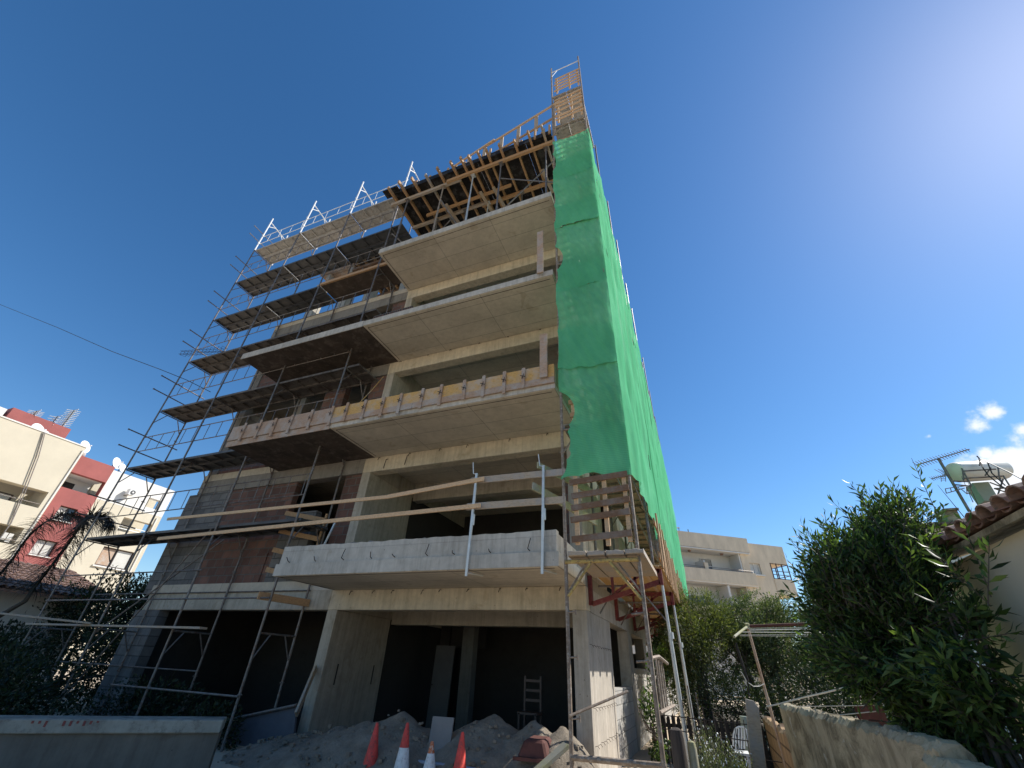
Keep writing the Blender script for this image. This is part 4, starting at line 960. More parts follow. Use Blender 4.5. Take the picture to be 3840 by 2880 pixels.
part(cbox(12.7, 16.2, -2.6, -2.5, 6.9, 9.6), 'recess_wall', 'cream_render', cb)
part(cbox(12.7, 16.2, -2.5, -.91, 7.0, 7.14), 'balcony_floor', 'white_render', cb)
part(MB().tube(C(14.35, -.3, 7.45), C(16, -.3, 7.45), .04, 6).tube(C(14.35, -.3, 7.3), C(16, -.3, 7.3), .04, 6), 'handrail', 'steel_white', cb)
w = part(wall_frame(C, 14.2, 15.8, 5.31, 6.24, [(14.26, 14.95, 5.36, 6.19), (15.0, 15.74, 5.36, 6.19)], -.5, -.42), 'window', 'frame_brown', cb)
part(cbox(14.26, 14.95, -.47, -.45, 5.36, 6.19), 'pane', 'batten_pink', w); part(cbox(15.0, 15.74, -.47, -.45, 5.36, 6.19), 'pane', 'blind', w)
part(cbox(14.1, 15.9, -.2, -.05, 5.22, 5.29), 'sill', 'white_render', w)
part(cbox(7.75, 10.3, -7, -2.5, 10.2, 11.75), 'penthouse', 'red_render', cb)
part(cbox(6.9, 7.6, -7, -2.5, 10.2, 11.55), 'roof_box', 'off_white', cb)
part(cbox(-8, 16.2, -12, -2.7, .7, 9.6), 'rear_volume', 'cream_render', cb)
def dish(c, r, lb, tilt=(1, .5, .35)):
    t_ = thing('satellite_dish', lb, 'satellite dish', c, 'satellite dishes on the cream block')
    c = Vector(c); ax = Vector(tilt).normalized()
    prof = [(r*k/6, .22*r*(k/6)**2*1.6) for k in range(1, 7)]
    part(MB().lathe(prof + [(r*.98, .22*r*1.6+.03), (r*.4, .10)], c, ax, 20), 'reflector', 'dish_white', t_, smooth=True)
    part(MB().tube(c-ax*.05, c-ax*.2+Vector((0, 0, -r*1.5)), .05, 6), 'mount', 'steel_tube', t_)
    part(MB().tube(c+Vector((0, 0, -r*.9)), c+ax*r*1.1, .025, 5).tube(c+ax*r*1.05, c+ax*r*1.25, .06, 6), 'feed_arm', 'steel_white', t_)
def CP(u, z, o=-1.0): return C(u, o, z)
dish(CP(8.5, 11.45, -3.5), .95, 'largest satellite dish, seen edge-on above the red penthouse', (.2, 1, .2))
dish(CP(8.78, 10.72), .75, 'white satellite dish at the roof edge below the penthouse, left of a pair')
dish(CP(9.2, 10.66), .52, 'smaller white satellite dish at the roof edge, right of a pair')
dish(CP(10.8, 10.72, -.4), .62, 'white satellite dish on the corner where the cream wall meets the red one')
dish(CP(10.95, 10.42, -.9), .45, 'small greyish satellite dish just under the corner dish', (-.6, .6, .3))
dish(CP(12.6, 10.5, -.6), .62, 'white satellite dish on the corner above the red balcony')
dish(CP(13.05, 10.4, -.8), .50, 'white satellite dish half hidden by the scaffold, above the white wall')
def yagi(name, p, q, mast_foot, n, L, lb, r=.02, m_='steel_tube', cat='antenna', grp=None, updir=(0, 0, 1), alt=False):
    t_ = thing(name, lb, cat, mast_foot, grp); p = Vector(p); q = Vector(q); d = (q-p)
    part(MB().tube(p, q, r, 6), 'boom', m_, t_)
    s_ = d.cross(Vector(updir)).normalized(); e = MB()
    for i in range(n):
        c_ = p+d*((i+.3)/n); l = L*(1-.45*i/n)*.5; v = s_ if not alt else Vector(updir)
        e.tube(c_-v*l, c_+v*l, r*.6, 5)
    part(e, 'element', m_, t_); return t_
for (a, b_, lb, n) in (((9.98, 12.9), (9.92, 10.7), 'tall antenna mast with many cross elements right of the red penthouse', 11), ((9.53, 12.25), (9.45, 10.7), 'middle antenna mast with cross elements on the cream block roof', 6), ((8.66, 12.1), (8.62, 11.2), 'short antenna mast beside the large edge-on dish', 6)):
    p = Vector(C(a[0], -3, a[1])); q = Vector(C(b_[0], -3, b_[1]))
    t_ = yagi('tv_antenna', p, p.lerp(q, .55), q, n, 1.6, lb, .05, 'galvanised', 'antenna', 'antennas on the cream block', (0, 1, 0)); part(MB().tube(p, q, .05, 6), 'mast', 'galvanised', t_)
    e = MB()
    for i in range(n):
        c_ = p.lerp(q, .55*(i+.5)/n); e.tube(c_+Vector((0, -.55, -.15)), c_+Vector((0, .55, .15)), .03, 5)
    part(e, 'cross_element', 'galvanised', t_)
ac = thing('air_conditioner', 'white air conditioner unit on the white wall of the far left block', 'air conditioner', C(13.9, -.2, 9.1))
part(cbox(13.72, 14.05, .0, .55, 9.0, 9.35), 'casing', 'plastic_white', ac, bevel=.03)
f = part(MB().lathe([(.24, 0), (.24, .02), (.2, .03)], C(13.92, .55, 9.17), (1, 0, 0), 20), 'fan_grille', 'deck_dark', ac); part(MB().lathe([(.08, .03), (.08, .05)], C(13.92, .55, 9.17), (1, 0, 0), 12), 'hub', 'plastic_white', f)
part(cbox(13.75, 13.78, -.2, .5, 8.95, 9.0).add([], []), 'bracket', 'steel_tube', ac)
for k in range(2):
    o = MB().path([C(8.86+k*.05, .6, 10.6), C(9.2+k*.08, .62, 9.4), C(9.6+k*.09, .62, 7.6), C(9.9+k*.02, .62, 6.3), C(9.9, .62, 4.6)], .035, 5).build('roof_cable', 'steel_tube'); tag(o, 'dark cable hanging down the cream wall, %s of two' % ('left' if k == 0 else 'right'), 'cable', 'cables down the cream wall')

for (u, z0_, z1_) in ((10.72, 2, 10.4), (16.0, 2, 8.3)):
    part(MB().tube(C(u, .56 if u < 11 else -.12, z0_), C(u, .56 if u < 11 else -.12, z1_), .07, 6), 'drainpipe', 'off_white', cb)
part(cbox(-8, 10.82, -.55, .56, 10.6, 10.66), 'coping', 'off_white', cb)
lnd = MB()
for i, uu in enumerate((9.0, 9.25, 9.6, 9.95, 10.15)): cbox(uu, uu+.17, .35, .37, 5.52+.05*(i % 2), 5.9, lnd)
part(lnd, 'laundry', 'blind', cb)
# low tiled house in front of the cream block
lh = thing('tiled_house', 'low house with a weathered clay tile roof at the lower left edge', 'house', (-27, 7, 0))
part(MB().box(-31, -24, -2, 12.0, 0, 3.4), 'wall', 'off_white', lh)
def tiles(mb, x_e, z_e, x_r, z_r, y0, y1, pitch, seg, r, seedv=0):
    rr = random.Random(seedv); n = int((y1-y0)/pitch); L = math.hypot(x_r-x_e, z_r-z_e); ns = max(1, int(L/seg)); d = Vector((x_r-x_e, 0, z_r-z_e)).normalized(); up_ = Vector((-d.z, 0, d.x)); 
    if up_.z < 0: up_ = -up_
    for i in range(n):
        y = y0+pitch*(i+.5)
        for s_ in range(ns):
            a = Vector((x_e, y+rr.uniform(-.01, .01), z_e))+d*(s_*L/ns-.05+rr.uniform(-.015, .015))+up_*(.015*1); b_ = a+d*(L/ns+.06)
            ra = r*1.05; rb_ = r*.82; vs = []
            for (c_, q, lift) in ((a, ra, .018), (b_, rb_, 0)):
                for k in range(7):
                    t_ = math.pi*k/6; vs.append(c_+Vector((0, math.cos(t_)*q, 0))+up_*(math.sin(t_)*q*.85+lift))
                for k in range(6, -1, -1):
                    t_ = math.pi*k/6; vs.append(c_+Vector((0, math.cos(t_)*(q-.015), 0))+up_*(math.sin(t_)*(q-.018)*.85+lift))
            fs = [(k, (k+1) % 14, 14+(k+1) % 14, 14+k) for k in range(14)] + [(k, k+1, 12-k, 13-k) for k in range(6)]
            mb.add(vs, fs)
    return mb
part(MB().prism([(-22.9, -2.3, 3.2), (-27.5, -2.3, 4.5), (-32, -2.3, 3.2), (-32, -2.3, 3.12), (-27.5, -2.3, 4.38), (-22.9, -2.3, 3.1)], (0, 14.6, 0)), 'roof_deck', 'clay_tile', lh)
part(tiles(MB(), -22.85, 3.2, -27.5, 4.5, -2.3, 12.3, .26, .45, .12, 3), 'roof_tiles', 'clay_tile', lh)

# ================================================================== VEGETATION, LEFT
def shrub(name, blobs, n, L, W, lm, lb, cat='bush', trunk=None, seed=0, gap=.0, nscale=1.5, group=None, foot=None):
    foot = foot or (blobs[0][0], blobs[0][1], 0)
    t_ = thing(name, lb, cat, foot, group)
    P, D = blobpts(blobs, n, gap, nscale, seed=seed)
    D = D/np.maximum(1e-6, np.linalg.norm(D, axis=1, keepdims=True)) + RNG.normal(size=D.shape)*.7 + np.array([0, 0, .25])
    leaves('crown', lm, t_, P, D, L, W)
    mb = MB(); rr = random.Random(seed)
    f0 = Vector(foot)
    for b_ in blobs:
        c_ = Vector(b_[:3]); mid = f0.lerp(c_, .5)+Vector((rr.uniform(-.2, .2), rr.uniform(-.2, .2), 0))
        mb.path([f0, mid, c_], .09 if trunk is None else trunk, 7, .03)
        for k in range(7):
            e = c_+Vector((rr.uniform(-1, 1)*b_[3], rr.uniform(-1, 1)*b_[4], rr.uniform(-.2, .95)*b_[5]))*.8; m_ = c_.lerp(e, .5)+Vector((0, 0, -.08)); mb.path([f0.lerp(c_, rr.uniform(.6, 1)), m_, e], .03, 5, .006)
    part(mb, 'trunk', 'bark', t_); return t_
hp = at(480, 2110, 12)
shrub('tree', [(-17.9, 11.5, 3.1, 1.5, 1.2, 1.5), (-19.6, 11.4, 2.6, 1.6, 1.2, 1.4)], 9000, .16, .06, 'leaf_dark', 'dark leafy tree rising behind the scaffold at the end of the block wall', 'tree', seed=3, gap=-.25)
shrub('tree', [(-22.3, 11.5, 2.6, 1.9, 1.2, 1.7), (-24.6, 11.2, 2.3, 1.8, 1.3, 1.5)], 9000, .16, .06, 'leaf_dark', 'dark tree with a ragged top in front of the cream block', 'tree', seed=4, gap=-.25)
shrub('hedge', [(-21, 8.6, .9, 3.2, 1.0, 1.3), (-17.5, 9.8, .9, 1.8, .8, 1.3)], 9000, .14, .06, 'leaf_dark', 'dark hedge added to fill the shaded corner under the tiled roof', 'hedge', seed=5, gap=-.4)  # filler hedge, added so that this corner goes dark
shrub('shrub', [(-13.5, 6.2, .6, 1.9, .9, .9), (-16.2, 6.6, .7, 1.7, .9, 1.1)], 9000, .12, .05, 'leaf_dark', 'dark ragged shrub added to fill the deep shade in front of the left scaffold', 'shrub', seed=6, gap=-.25)  # generic shrub added as dark filler where there is only shade
shrub('shrub', [(-12.2, 8.3, .3, 2.2, .3, .8), (-9.9, 8.2, .25, .8, .3, .55)], 4500, .10, .045, 'leaf_dark', 'dark weeds added to blacken the ground under the left wing between the scaffold posts', 'shrub', seed=9, gap=-.3)  # extra dark planting, added to keep the ground here near black

pt_ = thing('palm_tree', 'bare drooping palm with two arching blackish fronds in front of the red wall', 'palm tree', at(-60, 2180, 8.2))
def frond(name, stem, n, L, seedv, ex_=1.0):
    rr = random.Random(seedv); sm = []
    S_ = [Vector(p) for p in stem]
    for i in range(len(S_)-1):
        for k in range(6):
            t_ = k/6; p0 = S_[max(i-1, 0)]; p1, p2 = S_[i], S_[i+1]; p3 = S_[min(i+2, len(S_)-1)]
            sm.append(.5*((2*p1)+(-p0+p2)*t_+(2*p0-5*p1+4*p2-p3)*t_*t_+(-p0+3*p1-3*p2+p3)*t_**3))
    sm.append(S_[-1]); fr = part(MB().path(sm, .05, 6, .012), 'frond', 'leaf_palm', pt_)
    mb = MB(); N = len(sm)
    for i in range(n):
        f_ = rr.uniform(.04, 1)**ex_; k = min(N-2, int(f_*(N-1))); p = sm[k].lerp(sm[k+1], f_*(N-1)-k); d = (sm[k+1]-sm[k]).normalized()
        out = Vector((rr.uniform(-1, 1), rr.uniform(-1, 1), rr.uniform(-.3, .6))); out = (out-d*out.dot(d)).normalized()
        v = out*.95+d*.5; l = L*rr.uniform(.55, 1.1)*(1 if f_ < .8 else .7); w = .019; q = p; pts_ = [p]
        for s_ in range(5):
            v = (v+Vector((0, 0, -.38))).normalized() ; q = q+v*l/5; pts_.append(q.copy())
        sd_ = v.cross(out+Vector((.01, 0, .02))).normalized(); vs = []
        for s_, pp in enumerate(pts_):
            ww = w*(1-s_/5.5); vs += [pp-sd_*ww, pp+sd_*ww]
        mb.add(vs, [(2*s_, 2*s_+1, 2*s_+3, 2*s_+2) for s_ in range(5)])
    part(mb, 'leaflets', 'leaf_palm', fr)
Q = 8.3
def z7(x, y, Y=8.4): return at(x*.4822, 1500+y*.4822, Y)
frond('f', [z7(-60, 1420), z7(80, 1260), z7(200, 1090), z7(330, 965), z7(470, 900), z7(600, 905), z7(660, 960)], 620, .75, 1)
frond('f', [z7(250, 1480, 8.3), z7(400, 1290, 8.3), z7(560, 1080, 8.3), z7(640, 960, 8.3), z7(740, 905, 8.3), z7(830, 920, 8.3), z7(860, 980, 8.3)], 900, .82, 2, 1.25)
part(MB().path([at(-60, 2180, 8.2)+Vector((0, 0, -2.2)), at(-60, 2180, 8.2), z7(-60, 1420)], .10, 8, .06), 'trunk', 'bark', pt_)
part(MB().path([at(-60, 2180, 8.2)+Vector((0, 0, -2.2)), z7(200, 1560, 8.3), z7(250, 1480, 8.3)], .08, 8, .05), 'trunk', 'bark', pt_)

# ================================================================== NEIGHBOURS, RIGHT
cs, sn = math.cos(R(35.5)), math.sin(R(35.5)); SB = 1.15
def Bf(u, o, z): return (-.966+(u*cs+o*sn)*SB, 47.78+(u*sn-o*cs)*SB, 1.6+(z-1.6)*SB)
def bb(u0, u1, o0, o1, z0, z1, mb=None): return wall_frame(Bf, u0, u1, z0, z1, [], o0, o1, mb)
be = thing('apartment_building', 'beige apartment block with long balconies and a glazed corner bay beyond the trees', 'building', Bf(0, 0, .7))
part(wall_frame(Bf, -9, 7.0, 11.12, 12.38, [], -.4, .25), 'parapet', 'beige_render', be)
part(wall_frame(Bf, -9, 6.95, 8.36, 9.36, [], -.15, .3), 'balcony_parapet', 'beige_render', be)
part(wall_frame(Bf, -9, 6.95, 5.5, 6.5, [], -.15, .3), 'balcony_parapet', 'beige_render', be)
part(wall_frame(Bf, 6.1, 9.05, .4, 12.07, [(6.85, 7.95, 9.38, 10.32)], -6, -.05), 'wall', 'beige_render', be)
part(wall_frame(Bf, 9.053, 11.0, 10.5, 12.07, [], -6, -.05), 'wall', 'beige_render', be)
part(wall_frame(Bf, 9.053, 11.1, 7.82, 9.14, [], -6, .0), 'balcony_parapet', 'beige_render', be)
part(bb(-9, 6.09, -1.7, -1.45, .4, 11.1), 'recess_wall', 'off_white', be)
for z in (11.0, 8.27, 5.42): part(bb(-9, 6.94, -1.44, .24, z, z+.09), 'balcony_floor', 'off_white', be)
part(bb(5.95, 6.092, -1.44, -.1, 8.37, 10.99), 'side_wall', 'white_render', be); part(bb(5.95, 6.092, -1.44, -.1, 5.52, 8.26), 'side_wall', 'cream_render', be)
part(bb(2.25, 2.38, -1.44, -.2, 8.37, 10.2).add([], []), 'divider', 'white_render', be); part(bb(2.0, 2.35, .0, .2, 9.37, 9.9), 'divider', 'beige_render', be)
for (u0, u1) in ((-.1, .95), (2.75, 4.0)):
    d = part(wall_frame(Bf, u0, u1, 8.40, 10.62, [(u0+.08, u1-.08, 8.5, 9.9), (u0+.08, u1-.08, 10.0, 10.55)], -1.44, -1.36), 'door', 'white_render', be)
    part(bb(u0+.08, u1-.08, -1.42, -1.40, 8.5, 9.9), 'pane', 'window_glass', d)
    gr_ = MB()
    for i in range(9): bb(u0+.1+i*(u1-u0-.2)/9, u0+.13+i*(u1-u0-.2)/9, -1.40, -1.37, 10.0, 10.55, gr_)
    for i in range(4): bb(u0+.08, u1-.08, -1.405, -1.375, 10.1+i*.12, 10.12+i*.12, gr_)
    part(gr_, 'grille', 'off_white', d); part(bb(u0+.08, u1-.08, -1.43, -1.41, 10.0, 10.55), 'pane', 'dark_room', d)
for (u0, u1) in ((.6, 3.2), (4.4, 5.8)):
    d = part(wall_frame(Bf, u0, u1, 5.6, 7.5, [(u0+.1, u1-.1, 5.7, 7.4)], -1.44, -1.36), 'door', 'white_render', be); part(bb(u0+.1, u1-.1, -1.42, -1.40, 5.7, 7.4), 'pane', 'window_glass', d)
part(bb(3.9, 4.1, -1.4, .1, 6.5, 8.2), 'divider', 'off_white', be)
for z in (9.55, 9.42): part(MB().tube(Bf(-9, .15, z), Bf(6.9, .15, z), .025, 5), 'handrail', 'steel_tube', be)
part(MB().tube(Bf(-9, .15, 6.7), Bf(6.9, .15, 6.7), .025, 5), 'handrail', 'steel_tube', be)
for u in (1.3, 4.6): part(MB().lathe([(.17, 0), (.17, -.1), (.08, -.16)], Bf(u, -.6, 11.0), (0, 0, 1), 12), 'ceiling_lamp', 'clay_tile', be)
w = part(wall_frame(Bf, 6.86, 7.94, 9.39, 10.31, [(6.93, 7.37, 9.45, 10.25), (7.42, 7.87, 9.45, 10.25)], -.3, -.2), 'window', 'white_render', be)
part(bb(6.93, 7.87, -.27, -.25, 9.45, 10.25), 'pane', 'blind', w); part(bb(6.75, 8.1, -.05, .12, 9.26, 9.36), 'sill', 'white_render', w)
bay = MB()
for u in (9.1, 9.7, 10.3, 10.95): bb(u, u+.07, -.12, -.05, 9.15, 10.49, bay)
for z in (9.16, 9.5, 9.8, 10.42): bb(9.1, 11.02, -.11, -.06, z, z+.05, bay)
for o_ in (-.8, -1.6, -2.4): bb(10.95, 11.02, o_, o_+.07, 9.15, 10.49, bay)
for z in (9.5, 10.42): bb(10.96, 11.01, -3, -.12, z, z+.05, bay)
part(bay, 'bay_window', 'frame_brown', be)
part(wall_frame(Bf, 9.06, 10.9, 9.15, 10.49, [], -6, -3.6), 'recess_wall', 'white_render', be)
a = MB().tube(Bf(.9, -1, 12.3), Bf(.9, -1, 13.1), .04, 6).tube(Bf(.4, -1, 13.0), Bf(1.0, -1, 13.05), .05, 6).build('tv_antenna', 'steel_tube'); tag(a, 'small t-shaped aerial on the roof of the beige block', 'antenna')
a = MB().tube(Bf(1.9, -1, 12.3), Bf(1.85, -1, 13.0), .05, 6).build('roof_pipe', 'steel_tube'); tag(a, 'thin upright pipe on the roof of the beige block right of the aerial', 'pipe')

# right house with barrel tiles
rh = thing('tiled_house', 'house at the right edge with a shaded cream wall and barrel tile eave', 'house', (2.6, 7.0, 0))
part(MB().box(2.6, 10, -6, 6.55, 0, 2.72), 'wall', 'house_render', rh)
part(MB().prism([(2.44, -6, 2.73), (2.44, -6, 2.78), (6.6, -6, 4.05), (10.4, -6, 2.78), (10.4, -6, 2.73), (6.6, -6, 3.95)], (0, 12.6, 0)), 'roof_deck', 'mortar_wall', rh)
part(tiles(MB(), 2.40, 2.79, 6.6, 4.07, -6, 6.68, .235, .42, .10, 9), 'roof_tiles', 'clay_tile', rh)
# small pan tiles closing the eave
pan = MB()
for i in range(54):
    y = -6+.235*i; a = Vector((2.42, y, 2.80)); vs = []
    for (c_, q) in ((a, .08), (a+Vector((.5, 0, .152)), .075)):
        for k in range(7):
            t_ = math.pi+math.pi*k/6; vs.append(c_+Vector((0, math.cos(t_)*q, .03+math.sin(t_)*q*.5)))
        for k in range(6, -1, -1):
            t_ = math.pi+math.pi*k/6; vs.append(c_+Vector((0, math.cos(t_)*q, .045+math.sin(t_)*q*.5)))
    pan.add(vs, [(k, (k+1) % 14, 14+(k+1) % 14, 14+k) for k in range(14)] + [(k, k+1, 12-k, 13-k) for k in range(6)])
part(pan, 'pan_tiles', 'clay_tile', rh)

# house with the water tank
def y5(x, y, Y=18): return at(3340+x*.4219, 1450+y*.4219, Y)
h2 = thing('house', 'house with a low dark tiled roof behind the big laurel bush', 'house', (10, 20, 0))
a = y5(-60, 1150); b_ = y5(560, 1128)
part(MB().box(a.x, 15, 18.2, 27, 0, a.z-.45), 'wall', 'off_white', h2)
part(MB().prism([(a.x-.3, 17.8, a.z-.42), (15, 17.8, a.z-.42), (15, 19.2, a.z), (a.x, 19.2, a.z)], (0, 6, .0)), 'roof', 'slate_tile', h2)
tl_ = MB()
for i in range(8):
    tl_.box(a.x-.25+i*.02, 14.9, 17.74+i*.19, 17.80+i*.19, a.z-.42+i*.052, a.z-.38+i*.052)
part(tl_, 'tile_course', 'clay_tile_grey', h2)
part(MB().box(y5(560, 1100).x, y5(690, 1100).x, 18.6, 19.3, a.z-.2, y5(600, 1055).z).box(y5(550, 1100).x, y5(700, 1100).x, 18.5, 19.4, y5(600, 1055).z+.002, y5(600, 1045).z+.03), 'chimney', 'mortar_wall', h2)
tk = thing('water_tank', 'white horizontal water tank on a steel stand above the roofs at the right', 'water tank', y5(800, 1000))
A_, B_ = y5(575, 762, 18.0), y5(985, 735, 18.9); ax = (B_-A_); ln = ax.length; rr_ = .335
part(MB().lathe([(.05, -.10), (rr_*.6, -.075), (rr_*.92, -.02), (rr_, .05), (rr_, ln-.05), (rr_*.9, ln+.03), (.05, ln+.10)], A_, ax, 28), 'vessel', 'tank_white', tk, smooth=True)
part(MB().lathe([(.36, 0), (.36, .10), (.28, .2), (.05, .26)], y5(765, 700, 18.8)+Vector((0, 0, -.1)), (0, 0, 1), 20), 'upper_tank', 'tank_white', tk, smooth=True)
part(MB().prism([y5(725, 855, 18.9), y5(870, 845, 18.9), y5(970, 1010, 18.9), y5(835, 1015, 18.9)], (0, .5, 0)), 'pillar', 'tank_base', tk)
st = MB()
def L5(a, b_, Ya=18.0, Yb=18.0, r=.022): st.tube(y5(*a, Ya), y5(*b_, Yb), r, 6)
for a, b_ in (((630, 725), (720, 885)), ((650, 750), (935, 733)), ((655, 815), (1000, 795)), ((955, 715), (965, 800)), ((640, 740), (650, 830)), ((1000, 790), (1100, 950)), ((965, 800), (985, 850)), ((720, 885), (560, 870)), ((560, 840), (700, 845)), ((880, 850), (1090, 930)), ((1000, 820), (950, 970)), ((1080, 900), (920, 905)), ((920, 905), (1100, 960)), ((890, 720), (840, 790)), ((940, 970), (1110, 955))): L5(a, b_, 17.6, 17.6)
part(st, 'stand', 'steel_tube', tk)
hs = MB()
hs.path([y5(785, 640, 17.9), y5(820, 720, 17.5), y5(870, 790, 17.5), y5(980, 880, 17.5), y5(1070, 935, 17.5)], .02, 5).path([y5(800, 645, 17.9), y5(860, 670, 17.6), y5(900, 770, 17.5), y5(1020, 880, 17.5)], .018, 5).path([y5(765, 615, 17.9), y5(790, 640, 17.9), y5(790, 700, 17.6)], .02, 5)
part(hs, 'hose', 'cable_black', tk)
o = MB().path([y5(790, 645, 17.8), y5(900, 690, 16), y5(1050, 760, 14), y5(1185, 832, 12.5), y5(1400, 950, 10)], .016, 5).build('overhead_cable', 'cable_black'); tag(o, 'thin black cable running from the white water tank off the right edge', 'cable')
ms = MB().tube(y5(425, 640), y5(700, 1110), .045, 8).build('antenna_mast', 'steel_tube'); tag(ms, 'slanting steel mast carrying the aerials left of the white water tank', 'mast')
yagi('tv_antenna', y5(225, 698), y5(700, 556), y5(425, 640), 19, .34, 'long aerial with many rods at the top of the slanting mast', .018, 'steel_rusty', 'antenna', None, (.3, -.8, .5))
part_ = yagi('tv_antenna', y5(360, 820), y5(500, 782), y5(470, 790), 8, .2, 'small short aerial half-way up the slanting mast', .015, 'steel_rusty', 'antenna', None, (.3, -.8, .5))
rf_ = MB()
for a, b_ in (((390, 735), (480, 785)), ((420, 730), (490, 780)), ((445, 735), (495, 775)), ((445, 790), (450, 845)), ((487, 790), (490, 845)), ((445, 800), (490, 800)), ((447, 815), (490, 815)), ((448, 830), (490, 830))): rf_.tube(y5(*a), y5(*b_), .010, 5)
part(rf_, 'reflector', 'steel_rusty', part_)
part_ = thing('tv_antenna', 'boxy grid aerial low on the slanting mast, in front of the tank stand', 'antenna', y5(560, 890))
rf_ = MB()
for a, b_ in (((485, 908), (560, 895)), ((485, 908), (495, 948)), ((495, 948), (660, 900)), ((560, 895), (690, 880)), ((530, 900), (540, 935)), ((600, 892), (612, 915)), ((672, 890), (680, 955)), ((712, 890), (716, 955)), ((672, 900), (712, 900)), ((672, 925), (712, 925)), ((672, 950), (715, 950)), ((620, 905), (680, 955))): rf_.tube(y5(*a, 17.8), y5(*b_, 17.8), .014, 5)
part(rf_, 'frame', 'steel_rusty', part_)

# ================================================================== RIGHT GARDEN
def laurel(name, blobs, nst, lb, L=.12, W=.034, seed=2, foot=(2, 6, 0), per=15, lm='leaf_laurel', extra=(), updn=.55, h=(.3, .55)):
    t_ = thing(name, lb, 'bush', foot); rg = np.random.default_rng(seed)
    P0, D0 = blobpts(blobs, nst, -.12, 1.9, shell=.5, seed=seed)
    P0 = P0[(P0[:, 2] > .1) & ((P0[:, 0] > 1.42-.104*(P0[:, 1]-4.5)+.24) | (P0[:, 2] > 1.55)) & (P0[:, 0] < 2.5)]; D0 = P0-np.array(blobs[0][:3]); D0 /= np.linalg.norm(D0, axis=1, keepdims=True)
    Ds = D0*.7+rg.normal(size=D0.shape)*.35+np.array([0, 0, updn]); Ds /= np.linalg.norm(Ds, axis=1, keepdims=True)
    P0 = P0[:len(Ds)]; H = rg.uniform(h[0], h[1], len(P0))
    for (p, d, hh) in extra:
        P0 = np.vstack([P0, p]); Ds = np.vstack([Ds, np.array(d)/np.linalg.norm(d)]); H = np.append(H, hh)
    LP, LD, sm = [], [], MB()
    for p, d, hh in zip(P0, Ds, H):
        s_ = np.cross(d, rg.normal(size=3)); s_ /= np.linalg.norm(s_); u_ = np.cross(d, s_)
        k = max(per, int(per*hh/.45))
        for i in range(k):
            f_ = (i+.6)/k; a_ = i*2.4+rg.uniform(0, .6); o_ = s_*math.cos(a_)+u_*math.sin(a_)
            LP.append(p+d*hh*(f_-.35)); LD.append(d*(.35+.9*f_)+o_*.85)
        sm.tube(Vector(p-d*hh*.5), Vector(p+d*hh*.62), .005, 4, .002)
    LP = np.array(LP); LD = np.array(LD); wx = 1.30-.104*(LP[:, 1]-4.5)+.24; kp = ~((LP[:, 0] < wx) & (LP[:, 2] < 1.42)) & (LP[:, 0] < 2.57)
    LP, LD = LP[kp], LD[kp]
    leaves('crown', lm, t_, LP, LD, L, W, .18)
    part(sm, 'twigs', 'bark', t_)
    tr = MB(); rr = random.Random(seed)
    for b_ in blobs:
        for k in range(4): tr.path([Vector(foot)+Vector((rr.uniform(-.2, .2), rr.uniform(-.2, .2), 0)), Vector(foot).lerp(Vector(b_[:3]), .55)+Vector((rr.uniform(-.2, .2), rr.uniform(-.2, .2), 0)), Vector(b_[:3])+Vector((rr.uniform(-.4, .4)*b_[3], rr.uniform(-.4, .4)*b_[4], .5*b_[5]))], .035, 6, .01)
    part(tr, 'trunk', 'bark', t_); return t_
def y4(x, y, Y): return at(2900+x*.651, 1800+y*.651, Y)
ex = [(tuple(y4(900, 100, 5.9)), (.05, 0, 1), .75), (tuple(y4(725, 165, 5.9)), (0, 0, 1), .35), (tuple(y4(830, 180, 6.0)), (.05, 0, 1), .3), (tuple(y4(1030, 130, 6.2)), (-.2, 0, 1), .35),
      (tuple(y4(560, 160, 5.9)), (-.3, 0, 1), .5), (tuple(y4(235, 480, 5.6)), (-.5, 0, .8), .45), (tuple(y4(270, 430, 5.6)), (-.2, 0, 1), .5), (tuple(y4(380, 380, 5.7)), (-.4, 0, 1), .5), (tuple(y4(480, 260, 5.7)), (-.5, 0, 1), .5),
      (tuple(y4(1160, 100, 6.6)), (.1, 0, 1), .4), (tuple(y4(1120, 60, 6.8)), (.1, 0, 1), .3)]
bl = []
for (px, py, Y, r1, r3) in ((650, 850, 5.9, .66, .60), (590, 540, 5.9, .58, .48), (455, 640, 5.7, .33, .42), (900, 240, 6.7, .25, .10), (660, 300, 6.0, .42, .28), (900, 840, 5.6, .34, .22), (880, 1250, 5.6, .55, .6), (620, 1150, 6.0, .5, .7), (1060, 1120, 5.3, .30, .40)):
    c_ = y4(px, py, Y); bl.append((min(c_.x, 2.35), c_.y, c_.z, r1, .6, r3))
laurel('laurel_bush', bl, 2300, 'huge glossy laurel bush filling the corner beside the tiled house', seed=8, foot=(2.0, 6.0, 0), extra=ex, per=15, L=.092, W=.025, h=(.25, .48))
ex2 = [(tuple(y4(1180, 470, 4.6)), (.1, -.1, 1), .5), (tuple(y4(1080, 560, 4.6)), (-.4, -.1, .8), .45), (tuple(y4(1240, 560, 4.4)), (.3, -.2, .8), .4), (tuple(y4(1000, 500, 4.8)), (-.4, 0, .9), .4), (tuple(y4(1270, 900, 4.6)), (.5, -.2, .1), .3), (tuple(y4(1230, 1080, 4.6)), (.5, -.2, -.3), .25)]
c_ = y4(1120, 840, 4.9); c2_ = y4(1120, 1230, 4.8)
laurel('laurel_bush', [(c_.x, c_.y, c_.z, .17, .2, .20), (c2_.x, c2_.y, c2_.z, .22, .25, .34)], 150, 'broad-leaved laurel branches leaning on the cream house wall, near side', L=.12, W=.034, seed=12, foot=(c_.x, c_.y, 0), extra=ex2, per=14, h=(.2, .36))

